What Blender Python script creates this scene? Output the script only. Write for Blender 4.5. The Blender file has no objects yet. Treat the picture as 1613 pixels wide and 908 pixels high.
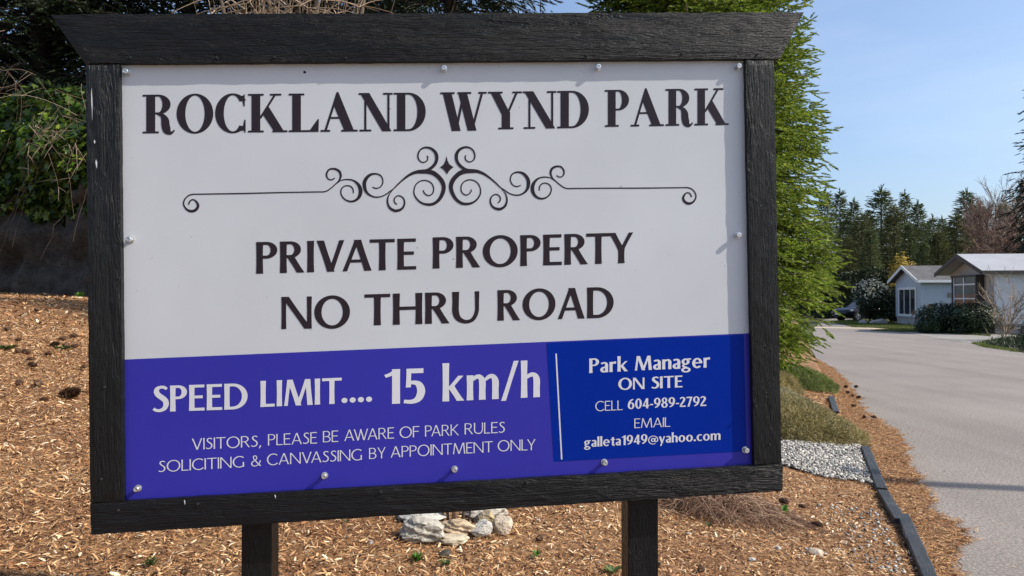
import bpy, bmesh, math, random
import numpy as np
from mathutils import Vector, Matrix, noise as mnoise
R = math.radians
random.seed(7)
rng = np.random.default_rng(7)
scene = bpy.context.scene
col = scene.collection

# ------------------------------------------------------------------ camera, sky, sun, exposure
cam_data = bpy.data.cameras.new('camera')
cam = bpy.data.objects.new('camera', cam_data); col.objects.link(cam)
cam_data.sensor_width = 36.0
cam_data.lens = 26.0
cam_data.clip_start = 0.05
cam_data.clip_end = 6000
cam.location = (0, 0, 1.55)
cam.rotation_euler = (R(90.787), 0, 0)
scene.camera = cam

SUN_AZ, SUN_EL = 78.0, 39.5            # azimuth counted from -Y towards +X
world = bpy.data.worlds.new('World'); scene.world = world
world.use_nodes = True
wn = world.node_tree
bgn = wn.nodes['Background']
sky = wn.nodes.new('ShaderNodeTexSky')
sky.sky_type = 'NISHITA'; sky.sun_disc = False
sky.sun_elevation = R(SUN_EL); sky.sun_rotation = R(180 - SUN_AZ)
sky.air_density = 1.0; sky.dust_density = 2.6; sky.ozone_density = 4.5; sky.altitude = 50
# a veil of thin cirrus mixed into the sky, by direction
tcw = wn.nodes.new('ShaderNodeTexCoord'); mpw = wn.nodes.new('ShaderNodeMapping'); mpw.inputs['Scale'].default_value = (1.2, 1.2, 5.0); mpw.inputs['Rotation'].default_value = (0.25, 0.5, 0.3)
nzw = wn.nodes.new('ShaderNodeTexNoise'); nzw.inputs['Scale'].default_value = 2.2; nzw.inputs['Detail'].default_value = 5
rpw = wn.nodes.new('ShaderNodeMapRange'); rpw.inputs[1].default_value = 0.45; rpw.inputs[2].default_value = 0.8; rpw.inputs[3].default_value = 0.06; rpw.inputs[4].default_value = 0.24
mxw = wn.nodes.new('ShaderNodeMix'); mxw.data_type = 'RGBA'; mxw.inputs[7].default_value = (5.2, 5.8, 6.6, 1)
wn.links.new(tcw.outputs['Generated'], mpw.inputs[0]); wn.links.new(mpw.outputs[0], nzw.inputs['Vector'])
wn.links.new(nzw.outputs[0], rpw.inputs[0]); wn.links.new(rpw.outputs[0], mxw.inputs[0])
wn.links.new(sky.outputs[0], mxw.inputs[6]); wn.links.new(mxw.outputs[2], bgn.inputs[0])
bgn.inputs[1].default_value = 0.15
sl = bpy.data.lights.new('sun', 'SUN'); sl.energy = 4.3; sl.angle = R(0.53); sl.color = (1.0, 0.93, 0.82)
sun = bpy.data.objects.new('sun', sl); col.objects.link(sun)
sun.rotation_euler = (R(90 - SUN_EL), 0, R(SUN_AZ))
vs = scene.view_settings
vs.view_transform = 'Standard'; vs.look = 'None'; vs.gamma = 1.0; vs.use_curve_mapping = False
vs.exposure = 0.45
scene.cycles.max_bounces = 6
scene.cycles.transparent_max_bounces = 6

# ------------------------------------------------------------------ measured tables (metres on the ground, millimetres on the sign)
BOARDS = {'bottom': [(-982.7, -561.6), (969.5, -553.8), (964.7, -632.8), (-982.2, -646.5)],
 'left': [(-966.9, 632.9), (-879.6, 633.2), (-896.8, -559.1), (-982.7, -559.5)],
 'right': [(897.4, 642.6), (984.4, 643.0), (964.8, -550.8), (881.6, -551.2)],
 'top': [(-1055.3, 770.1), (1080.7, 784.3), (1003.1, 645.8), (-968.3, 636.3)]}
BAND_TOP = [(-890.5, -176.6), (887.5, -166.4)]
STICKER = [(280.7, -173.2), (870.4, -170.0), (867.4, -514.7), (291.0, -516.7)]
RULE = [(307.3, -204.9), (314.2, -511.3)]
BOLTS = [(-865.1, 616.1), (8.5, 623.1), (456.0, 625.4), (878.4, 626.1), (-866.8, 153.1), (860.8, 125.4), (-863.7, -531.1), (-359.7, -522.4), (4.6, -523.2),
 (438.4, -525.1), (861.7, -509.8)]
HOLE = (-384.3, 616.2)
TEXT = [('bodoni', 'ink', 'ROCKLAND', (-828.6, 447.2), (-826.0, 555.0), (-48.9, 446.0), (-45.7, 556.4)),
 ('bodoni', 'ink', 'WYND', (-7.3, 446.7), (-4.1, 556.7), (425.2, 450.2), (428.7, 559.3)),
 ('bodoni', 'ink', 'PARK', (472.6, 452.1), (476.1, 560.8), (845.3, 454.2), (849.2, 564.6)),
 ('bold', 'ink', 'PRIVATE', (-532.9, 49.7), (-530.6, 138.6), (-87.4, 50.1), (-84.8, 138.6)),
 ('bold', 'ink', 'PROPERTY', (-40.9, 50.9), (-38.3, 140.4), (543.3, 51.8), (546.3, 141.3)),
 ('bold', 'ink', 'NO', (-467.8, -107.4), (-465.4, -17.0), (-278.0, -110.5), (-275.5, -19.3)),
 ('bold', 'ink', 'THRU', (-237.7, -105.5), (-235.2, -17.0), (87.1, -107.3), (89.8, -17.5)),
 ('bold', 'ink', 'ROAD', (140.0, -104.1), (142.7, -16.3), (480.5, -106.7), (483.5, -16.2)),
 ('bold', 'white', 'SPEED', (-820.1, -324.3), (-818.4, -253.0), (-565.6, -326.8), (-563.8, -254.7)),
 ('bold', 'white', 'LIMIT', (-530.8, -323.0), (-528.9, -250.3), (-307.2, -322.9), (-305.2, -250.0)),
 ('bold', 'white', '....', (-307.6, -321.3), (-305.6, -247.9), (-222.6, -321.0), (-220.5, -246.0)),
 ('bold', 'white', '15', (-188.9, -329.9), (-186.2, -231.8), (-71.8, -330.8), (-68.9, -232.6)),
 ('bold', 'white', 'km/h', (-24.2, -329.5), (-21.2, -225.7), (256.4, -328.5), (259.6, -226.8)),
 ('light', 'white', 'VISITORS,', (-718.8, -433.4), (-718.0, -402.3), (-531.3, -433.1), (-530.5, -402.0)),
 ('light', 'white', 'PLEASE', (-513.1, -431.2), (-512.3, -400.0), (-378.3, -431.8), (-377.4, -399.9)),
 ('light', 'white', 'BE', (-362.3, -429.5), (-361.4, -398.2), (-319.4, -430.2), (-318.5, -398.2)),
 ('light', 'white', 'AWARE', (-302.8, -429.0), (-301.9, -397.6), (-163.7, -427.9), (-162.8, -396.5)),
 ('light', 'white', 'OF', (-148.3, -427.6), (-147.5, -396.3), (-93.4, -427.3), (-92.5, -396.3)),
 ('light', 'white', 'PARK', (-76.6, -427.0), (-75.7, -395.8), (20.1, -427.6), (21.0, -396.4)),
 ('light', 'white', 'RULES', (36.1, -426.1), (37.0, -394.8), (152.1, -426.5), (153.0, -395.0)),
 ('light', 'white', 'SOLICITING', (-809.3, -490.5), (-808.6, -459.6), (-577.8, -487.8), (-577.0, -457.2)),
 ('light', 'white', '&', (-561.2, -487.2), (-560.4, -456.5), (-532.7, -487.4), (-531.9, -456.8)),
 ('light', 'white', 'CANVASSING', (-517.3, -486.4), (-516.5, -455.1), (-254.0, -484.5), (-253.1, -453.6)),
 ('light', 'white', 'BY', (-235.5, -482.9), (-234.7, -452.0), (-189.1, -482.4), (-188.3, -451.4)),
 ('light', 'white', 'APPOINTMENT', (-174.7, -481.8), (-173.8, -450.8), (115.3, -480.3), (116.2, -449.2)),
 ('light', 'white', 'ONLY', (129.4, -479.0), (130.3, -448.2), (238.5, -480.5), (239.5, -448.9)),
 ('bold', 'white', 'Park', (402.6, -265.1), (403.9, -223.2), (517.4, -264.1), (518.8, -221.3)),
 ('bold', 'white', 'Manager', (538.0, -263.0), (539.4, -221.5), (764.5, -262.8), (765.9, -220.9)),
 ('bold', 'white', 'ON', (486.9, -317.7), (488.0, -283.3), (565.0, -318.1), (566.1, -284.6)),
 ('bold', 'white', 'SITE', (585.9, -317.9), (587.0, -283.6), (679.0, -317.7), (680.2, -283.0)),
 ('light', 'white', 'CELL', (417.1, -376.6), (418.1, -348.0), (498.0, -376.4), (498.9, -348.4)),
 ('bold', 'white', '604-989-2792', (513.1, -374.5), (514.1, -345.3), (749.0, -375.5), (750.0, -346.8)),
 ('light', 'white', 'EMAIL', (530.8, -430.9), (531.7, -403.3), (638.4, -431.6), (639.4, -404.1)),
 ('bold', 'white', 'galleta1949@yahoo.com', (381.3, -479.2), (382.2, -451.6), (788.5, -477.0), (789.5, -449.2))]
SCROLLS = [([(-710.5, 247.7), (-708.0, 254.9), (-703.4, 259.7), (-697.7, 260.9), (-690.8, 256.6), (-685.9, 248.6), (-685.4, 242.0), (-688.8, 235.4), (-695.3, 230.3),
   (-704.2, 228.9), (-713.0, 232.0), (-719.8, 238.7), (-723.8, 248.0), (-723.2, 255.9), (-718.5, 265.0), (-709.5, 272.7), (-699.2, 275.8), (-687.8, 276.0),
   (-641.8, 275.9), (-550.3, 275.8), (-454.8, 276.5), (-358.3, 276.5), (-343.7, 276.3), (-331.5, 279.0), (-317.9, 288.2), (-304.2, 300.4), (-296.7, 307.7),
   (-292.0, 320.0), (-294.8, 332.5), (-304.3, 339.6), (-314.0, 341.4), (-323.8, 339.1), (-330.6, 329.3), (-330.9, 319.4), (-325.8, 311.9), (-318.5, 310.0),
   (-312.4, 312.4), (-309.1, 315.3)],
  [3.99, 3.99, 3.72, 3.72, 5.05, 6.38, 7.17, 7.71, 7.97, 7.44, 6.11, 4.78, 3.99, 3.72, 3.72, 3.72, 3.72, 3.45, 3.45, 3.72, 3.44, 3.44, 3.44, 3.44, 3.44, 3.44,
   4.42, 5.9, 6.88, 6.39, 5.41, 4.91, 4.91, 4.42, 3.44, 3.44, 3.44, 3.44]),
 ([(-303.0, 299.1), (-291.8, 307.6), (-282.0, 309.9), (-272.2, 310.3), (-260.1, 308.3), (-248.1, 300.7), (-239.8, 288.1), (-237.8, 274.4), (-241.8, 260.8),
   (-251.9, 251.0), (-265.4, 247.6), (-278.7, 251.5), (-288.2, 260.4), (-292.8, 271.6), (-291.3, 282.8), (-283.7, 290.8), (-273.9, 292.9), (-264.2, 289.8),
   (-258.4, 281.0), (-258.2, 271.0)],
  [0.98, 2.46, 3.44, 3.93, 4.42, 6.88, 9.83, 10.81, 8.85, 6.88, 5.41, 4.42, 3.93, 3.44, 3.44, 3.44, 3.44, 3.44, 3.44, 2.95]),
 ([(-204.3, 287.5), (-197.0, 284.4), (-189.7, 284.0), (-181.0, 288.3), (-175.0, 298.2), (-174.7, 309.4), (-180.1, 319.5), (-188.6, 324.1), (-198.4, 325.2),
   (-209.5, 322.4), (-219.5, 313.9), (-226.0, 301.5), (-226.3, 289.1), (-223.0, 276.6), (-214.7, 266.5), (-202.6, 260.1), (-190.4, 258.6), (-178.0, 260.8),
   (-165.6, 266.9), (-155.5, 274.2), (-144.9, 281.5), (-131.1, 294.9), (-115.8, 308.4), (-98.2, 320.7), (-80.6, 327.9), (-63.2, 329.4), (-45.8, 328.6),
   (-31.0, 324.6), (-17.6, 314.4), (-6.8, 300.4), (-2.2, 284.0), (-6.5, 265.2), (-17.0, 247.8), (-32.3, 236.8), (-48.5, 234.7), (-64.6, 238.7), (-77.9, 249.0),
   (-86.2, 262.9), (-87.0, 276.7), (-81.7, 291.6), (-70.2, 301.4), (-56.5, 304.2), (-44.1, 301.0), (-34.4, 292.1), (-31.1, 278.2), (-35.2, 265.7),
   (-45.3, 260.4), (-53.9, 263.6), (-59.9, 271.2), (-60.5, 276.2)],
  [2.95, 3.44, 3.44, 3.44, 3.44, 3.44, 3.93, 4.42, 5.41, 7.37, 9.34, 10.32, 9.83, 7.86, 5.9, 4.42, 3.93, 3.44, 3.44, 3.44, 3.44, 4.42, 5.41, 7.37, 9.34, 11.8,
   12.78, 13.27, 12.78, 12.78, 11.8, 10.81, 9.34, 8.36, 7.37, 5.9, 4.91, 3.93, 3.44, 3.44, 3.44, 3.44, 3.44, 3.44, 3.44, 3.44, 3.44, 3.44, 3.44, 3.44]),
 ([(-147.6, 277.8), (-157.0, 266.7), (-162.3, 253.1), (-162.2, 239.4), (-156.4, 226.8), (-145.5, 219.8), (-136.9, 218.9), (-125.7, 222.4), (-117.6, 231.0),
   (-114.7, 243.4), (-118.6, 254.8), (-128.3, 261.2), (-137.0, 260.1), (-143.4, 252.7), (-143.6, 245.2), (-140.1, 239.4), (-135.9, 237.1)],
  [1.47, 2.95, 4.42, 5.41, 6.88, 7.86, 7.86, 6.88, 5.41, 4.42, 3.93, 3.44, 3.44, 3.44, 3.44, 3.44, 3.44]),
 ([(-58.2, 330.8), (-43.1, 335.3), (-29.1, 345.9), (-21.3, 358.4), (-19.7, 370.9), (-23.0, 383.5), (-32.7, 393.7), (-46.3, 398.4), (-58.8, 396.5),
   (-68.9, 387.9), (-73.0, 375.4), (-70.9, 364.1), (-63.6, 357.0), (-54.9, 356.3), (-47.3, 361.2), (-45.1, 368.7), (-46.4, 375.0)],
  [7.37, 8.36, 8.85, 8.85, 9.34, 8.85, 7.37, 5.9, 4.91, 4.42, 4.42, 3.93, 3.44, 3.44, 3.44, 3.44, 3.44])]
DIAMOND = [(8.4, 374.3), (10.5, 360.4), (15.9, 349.0), (27.4, 340.6), (18.0, 333.9), (12.8, 327.7), (8.3, 320.2), (2.8, 329.1), (-2.7, 335.5), (-11.1, 341.1),
 (-0.3, 349.3), (5.5, 360.5)]
AXIS = [(8.2, 340.4), (8.0, 292.9)]
SIGN_M = [(0.9956, -0.0886, -0.0306), (0.0886, 0.9961, -0.0023), (0.0307, -0.0004, 0.9995)]
SIGN_O = (-0.1829, 2.098, 1.5849)
POSTS = [[(-0.5997, 0.047, -0.6964), (-0.516, 0.047, -0.7014)], [(0.5105, 0.047, -0.7065), (0.6013, 0.047, -0.7117)]]
SPILL = [(2.3837, 3.7072), (2.5438, 4.3011), (3.0414, 4.956), (3.0351, 5.2563), (3.2978, 5.8474), (3.4624, 6.2707), (3.7497, 6.9946), (4.0864, 7.7068), (4.4295, 8.461),
 (4.6074, 9.143), (4.6795, 9.6795), (5.1099, 10.8362), (5.6402, 12.2246), (6.2907, 14.022), (6.9145, 15.8642), (7.8078, 19.0328)]
TIMBERS = [[(4.2062, 9.6197, 0.1), (4.794, 11.1355, 0.1)], [(3.5087, 7.3659, 0.1), (2.8634, 5.7473, 0.1)], [(2.8394, 5.6896, 0.1), (2.5853, 4.9458, 0.1)],
 [(2.6644, 5.0634, 0.1), (2.0684, 3.5769, 0.1)]]
ROADL = [(14.6799, 36.1431), (21.5027, 51.6239)]
BED = [(16.0145, 25.4592), (18.8825, 28.4637), (22.2767, 31.1608), (15.3895, 20.089), (14.5371, 21.0223), (15.0796, 22.8832)]
DRIVE = [(18.1653, 35.091), (20.7782, 36.508), (21.237, 32.8593), (20.5087, 28.6894), (18.3852, 26.5814), (15.5758, 24.7623), (16.5891, 29.1518)]
VERGE = [(20.2346, 48.1837), (23.9711, 52.3717), (24.0069, 47.55), (23.1981, 42.0234), (20.9902, 36.8803), (19.4098, 38.4487), (18.1468, 39.2841), (19.6037, 44.0723)]
VERGE2 = [(16.9613, 35.091), (18.7758, 36.8803), (20.4885, 35.9992), (20.4918, 31.7071), (19.4673, 30.1228), (19.0467, 33.4674), (17.6512, 34.0985)]
STRIP = [(16.1983, 39.6285), (18.7502, 38.4487), (19.1389, 35.7855), (18.5868, 34.7538), (18.1329, 37.1836), (15.7158, 38.4487)]
ROCKS = [(-0.4183, 3.46, 0.4103, 0.1951, 0.1228), (-0.4482, 3.6798, 0.4273, 0.2361, 0.0665), (-0.2642, 3.6162, 0.395, 0.1633, 0.0784),
 (-0.1564, 3.6244, 0.379, 0.1178, 0.0883), (-0.0429, 3.7166, 0.3656, 0.1205, 0.1038), (-0.1376, 3.7884, 0.3852, 0.1157, 0.0817),
 (-0.141, 3.8803, 0.3909, 0.2435, 0.1043), (-0.2936, 3.4882, 0.3915, 0.1646, 0.0475)]
CONES = [(-2.9235, 4.8857, 0.8804, 0.1378), (-3.964, 5.9387, 1.102, 0.0737), (-3.9161, 5.9588, 1.0953, 0.0736), (-3.9413, 6.3705, 1.1226, 0.0837),
 (-3.6078, 5.5637, 1.0254, 0.0685), (-3.7674, 6.0071, 1.0749, 0.0549), (-3.8465, 6.3946, 1.11, 0.0834), (-4.0559, 6.694, 1.1597, 0.0807),
 (-3.8035, 6.4147, 1.1045, 0.077), (-4.2554, 6.3738, 1.1715, 0.0593), (-3.2372, 5.0609, 0.9386, 0.0829), (-3.3459, 5.0287, 0.9533, 0.0729),
 (-2.9971, 4.7376, 0.8825, 0.0485), (-3.3398, 5.7682, 0.9951, 0.0517), (-4.0778, 6.8858, 1.1736, 0.0756), (-3.7421, 5.7473, 1.0561, 0.0531),
 (-5.1219, 7.9748, 1.3978, 0.0732), (-4.5965, 6.7448, 1.2463, 0.0701), (1.9552, 4.988, 0.1301, 0.0571), (1.8795, 4.5961, 0.1184, 0.0798),
 (0.1371, 3.689, 0.3366, 0.0534), (0.9173, 3.6107, 0.212, 0.0544), (0.7175, 3.5983, 0.241, 0.0401), (-1.2378, 2.8067, 0.4992, 0.039),
 (1.8433, 5.0197, 0.1488, 0.0854)]
CONES_R = [(5.884, 12.658, 0.01, 0.1092), (5.2967, 11.524, 0.01, 0.0993), (5.284, 11.3069, 0.01, 0.0978), (5.3905, 11.9048, 0.01, 0.1023), (5.6996, 12.658, 0.01, 0.1086),
 (4.8219, 10.4539, 0.01, 0.0903), (4.5029, 9.4656, 0.01, 0.0824), (4.6245, 9.4656, 0.01, 0.0828)]
SEEDLINGS = [(1.7445, 4.7517, 0.1488, 0.1262), (-0.4127, 3.2321, 0.3962, 0.0831), (-0.2896, 3.2444, 0.3781, 0.0713), (0.4658, 3.4419, 0.2716, 0.1271),
 (1.1439, 4.3107, 0.2165, 0.0639), (0.1147, 3.4891, 0.3282, 0.0698), (2.7952, 5.6213, 0.036, 0.0887), (-4.0973, 6.0144, 1.1272, 0.1627),
 (-3.8375, 6.3347, 1.1046, 0.1401), (-1.3713, 2.8344, 0.5213, 0.0796), (-0.7919, 3.5431, 0.472, 0.0455), (-6.3271, 10.817, 1.55, 0.2151)]
STONES = [(1.684, 4.12, 0.1213, 0.1043), (-0.3046, 3.3483, 0.3861, 0.0672), (1.4743, 4.1235, 0.1551, 0.0473), (-0.6379, 3.3556, 0.4377, 0.0432),
 (0.9801, 4.1185, 0.2304, 0.0457), (1.258, 3.8913, 0.1742, 0.0444), (0.1343, 3.9768, 0.3536, 0.0357), (1.9423, 4.3844, 0.0967, 0.043),
 (1.6535, 4.1759, 0.1303, 0.0404)]
TWIGC = [(1.254, 4.5348, 0.2128), (0.9013, 4.3302, 0.2547), (1.707, 4.7716, 0.1551), (1.1796, 4.2668, 0.2083)]
GRAVEL = [(1.9171, 6.9226), (2.6306, 7.1719), (3.6328, 7.71), (2.9405, 5.9534), (2.5689, 5.9646), (2.2392, 6.1078), (1.7272, 6.2386)]
HEATH = [[(2.5304, 7.0638, 0.1595), (3.6181, 7.61, -0.0), (3.0855, 7.3048, 0.0871)], [(3.4127, 9.5199, 0.1639), (4.1884, 10.1132, 0.0775), (3.7589, 9.7845, 0.1253)],
 [(4.94, 12.8529, 0.1182), (5.4811, 12.6545, -0.0004), (5.2146, 12.7176, 0.068)],
 [(3.8571, 11.0198, 0.181), (4.4928, 11.1931, 0.0925), (4.1169, 11.0843, 0.1446)]]
POLE = (4.6889, 6.0017, 0.0)
SCRAPES = [[(-951.0, 566.7, 0.6), (-951.1, 549.3, 2.6), (-950.9, 528.4, 3.2), (-950.7, 505.8, 1.5), (-951.3, 479.7, 0.4)],
 [(-946.8, 425.8, 0.5), (-946.4, 420.5, 4), (-946.2, 415.3, 0.5)], [(-943.9, 371.9, 0.5), (-943.1, 363.2, 4.5), (-942.6, 356.2, 3), (-942.5, 347.5, 0.4)],
 [(-734.3, -564.0, 0.5), (-733.4, -569.3, 3), (-732.9, -578.0, 0.4)], [(-493.1, -563.2, 0.5), (-491.4, -566.8, 3.4), (-490.8, -573.8, 0.4)]]
NAILS = [(-847.4, 651.8), (-617.6, 650.5), (-461.1, 652.0), (-265.8, 649.0), (422.8, 655.2), (706.0, 660.3), (935.3, 660.1), (-908.2, -583.8), (-699.3, -578.1),
 (-203.0, -571.8), (209.0, -566.9), (883.8, -569.0), (-950.8, -497.2), (-936.7, -248.1), (929.1, -493.1), (890.6, -379.5)]

# ------------------------------------------------------------------ helpers
def tag(o, label=None, cat=None, group=None, kind=None):
    if label: o['label'] = label
    if cat: o['category'] = cat
    if group: o['group'] = group
    if kind: o['kind'] = kind
    return o

def empty(name, loc=(0, 0, 0), rz=0.0):
    o = bpy.data.objects.new(name, None); col.objects.link(o)
    o.location = loc; o.rotation_euler = (0, 0, rz); o.empty_display_size = 0.1
    return o

def link(name, me, mat, parent=None):
    o = bpy.data.objects.new(name, me); col.objects.link(o)
    if mat is not None: me.materials.append(mat)
    if parent is not None: o.parent = parent
    return o

def mesh(name, verts, faces, mat, parent=None, smooth=False):
    me = bpy.data.meshes.new(name)
    me.from_pydata([tuple(v) for v in verts], [], faces); me.update()
    if smooth: me.polygons.foreach_set('use_smooth', [True] * len(me.polygons))
    return link(name, me, mat, parent)

def npmesh(name, V, F, mat, parent=None, smooth=False):
    V = np.asarray(V, np.float32).reshape(-1, 3); F = np.asarray(F, np.int32)
    m, k = F.shape
    me = bpy.data.meshes.new(name)
    me.vertices.add(len(V)); me.vertices.foreach_set('co', V.ravel())
    me.loops.add(m * k); me.loops.foreach_set('vertex_index', F.ravel())
    me.polygons.add(m)
    me.polygons.foreach_set('loop_start', np.arange(0, m * k, k, dtype=np.int32))
    if smooth: me.polygons.foreach_set('use_smooth', np.ones(m, dtype=bool))
    me.update(calc_edges=True); me.validate()
    return link(name, me, mat, parent)

class MB:
    """collects boxes, prisms and tubes into one mesh"""
    def __init__(s): s.v = []; s.f = []
    def add(s, vs, fs):
        b = len(s.v); s.v += [tuple(v) for v in vs]; s.f += [tuple(i + b for i in f) for f in fs]
    def box(s, x0, x1, y0, y1, z0, z1):
        s.add([(x0,y0,z0),(x1,y0,z0),(x1,y1,z0),(x0,y1,z0),(x0,y0,z1),(x1,y0,z1),(x1,y1,z1),(x0,y1,z1)],
              [(3,2,1,0),(4,5,6,7),(0,1,5,4),(1,2,6,5),(2,3,7,6),(3,0,4,7)])
    def prism(s, poly, off):
        """poly: 3D polygon; off: extrusion vector"""
        n = len(poly); o = Vector(off)
        s.add([Vector(p) for p in poly] + [Vector(p) + o for p in poly],
              [tuple(range(n))[::-1], tuple(range(n, 2*n))] + [(i, (i+1) % n, (i+1) % n + n, i + n) for i in range(n)])
    def tube(s, pts, rad, n=6, cap=True):
        pts = [Vector(p) for p in pts]
        if not hasattr(rad, '__len__'): rad = [rad] * len(pts)
        rings = []; b = len(s.v)
        prev = None
        for i, p in enumerate(pts):
            t = (pts[min(i+1, len(pts)-1)] - pts[max(i-1, 0)]).normalized()
            a = prev if prev is not None else (Vector((0,0,1)) if abs(t.z) < .9 else Vector((1,0,0)))
            x = (a - t * a.dot(t)); 
            if x.length < 1e-6: x = t.orthogonal()
            x.normalize(); prev = x; y = t.cross(x)
            for k in range(n):
                an = 2*math.pi*k/n
                s.v.append(tuple(p + (x*math.cos(an) + y*math.sin(an)) * rad[i]))
        for i in range(len(pts)-1):
            for k in range(n):
                a0 = b+i*n+k; a1 = b+i*n+(k+1) % n
                s.f.append((a0, a1, a1+n, a0+n))
        if cap:
            s.f.append(tuple(range(b+n-1, b-1, -1))); s.f.append(tuple(b+(len(pts)-1)*n+k for k in range(n)))
    def build(s, name, mat, parent=None, smooth=False, bevel=0.0):
        o = mesh(name, s.v, s.f, mat, parent, smooth)
        bm = bmesh.new(); bm.from_mesh(o.data); bmesh.ops.recalc_face_normals(bm, faces=bm.faces); bm.to_mesh(o.data); bm.free()
        if bevel:
            md = o.modifiers.new('bevel', 'BEVEL'); md.width = bevel; md.segments = 2; md.limit_method = 'ANGLE'
        return o

# ------------------------------------------------------------------ materials
def newmat(name):
    m = bpy.data.materials.new(name); m.use_nodes = True
    nt = m.node_tree; return m, nt, nt.nodes['Principled BSDF']
def nd(nt, typ, **kw):
    n = nt.nodes.new(typ)
    for k, v in kw.items(): setattr(n, k, v)
    return n
def ramp(nt, fac, stops):
    r = nd(nt, 'ShaderNodeValToRGB')
    els = r.color_ramp.elements
    while len(els) < len(stops): els.new(0.5)
    for e, (p, c) in zip(els, stops): e.position = p; e.color = (*c, 1)
    nt.links.new(fac, r.inputs[0]); return r
def texco(nt, kind='Object', scale=(1,1,1), rot=(0,0,0)):
    t = nd(nt, 'ShaderNodeTexCoord'); mp = nd(nt, 'ShaderNodeMapping')
    mp.inputs['Scale'].default_value = scale; mp.inputs['Rotation'].default_value = rot
    nt.links.new(t.outputs[kind], mp.inputs[0]); return mp.outputs[0]
def noise_n(nt, vec, scale, detail=4, rough=.55):
    n = nd(nt, 'ShaderNodeTexNoise'); n.inputs['Scale'].default_value = scale
    n.inputs['Detail'].default_value = detail; n.inputs['Roughness'].default_value = rough
    if vec is not None: nt.links.new(vec, n.inputs['Vector'])
    return n
def bump(nt, b, h, strength=.5, dist=.01):
    n = nd(nt, 'ShaderNodeBump'); n.inputs['Strength'].default_value = strength; n.inputs['Distance'].default_value = dist
    nt.links.new(h, n.inputs['Height']); nt.links.new(n.outputs[0], b.inputs['Normal']); return n
def math_n(nt, op, a, bv):
    n = nd(nt, 'ShaderNodeMath', operation=op)
    for i, x in enumerate((a, bv)):
        if isinstance(x, (int, float)): n.inputs[i].default_value = x
        else: nt.links.new(x, n.inputs[i])
    return n.outputs[0]
def mixc(nt, fac, a, b):
    n = nd(nt, 'ShaderNodeMix', data_type='RGBA')
    for sock, x in ((n.inputs[0], fac), (n.inputs[6], a), (n.inputs[7], b)):
        if isinstance(x, (int, float)): sock.default_value = x
        elif isinstance(x, tuple): sock.default_value = (*x, 1)
        else: nt.links.new(x, sock)
    return n.outputs[2]

def plain(name, c, rough=.6, metal=0., var=.12, scale=6., spec=.5, bmp=0.0):
    m, nt, b = newmat(name)
    v = texco(nt); n = noise_n(nt, v, scale, 5)
    r = ramp(nt, n.outputs[0], [(.25, tuple(x*(1-var) for x in c)), (.75, tuple(min(1, x*(1+var)) for x in c))])
    nt.links.new(r.outputs[0], b.inputs['Base Color'])
    b.inputs['Roughness'].default_value = rough; b.inputs['Metallic'].default_value = metal
    b.inputs['Specular IOR Level'].default_value = spec
    if bmp: bump(nt, b, noise_n(nt, v, scale*4, 4).outputs[0], .5, bmp)
    return m

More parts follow.
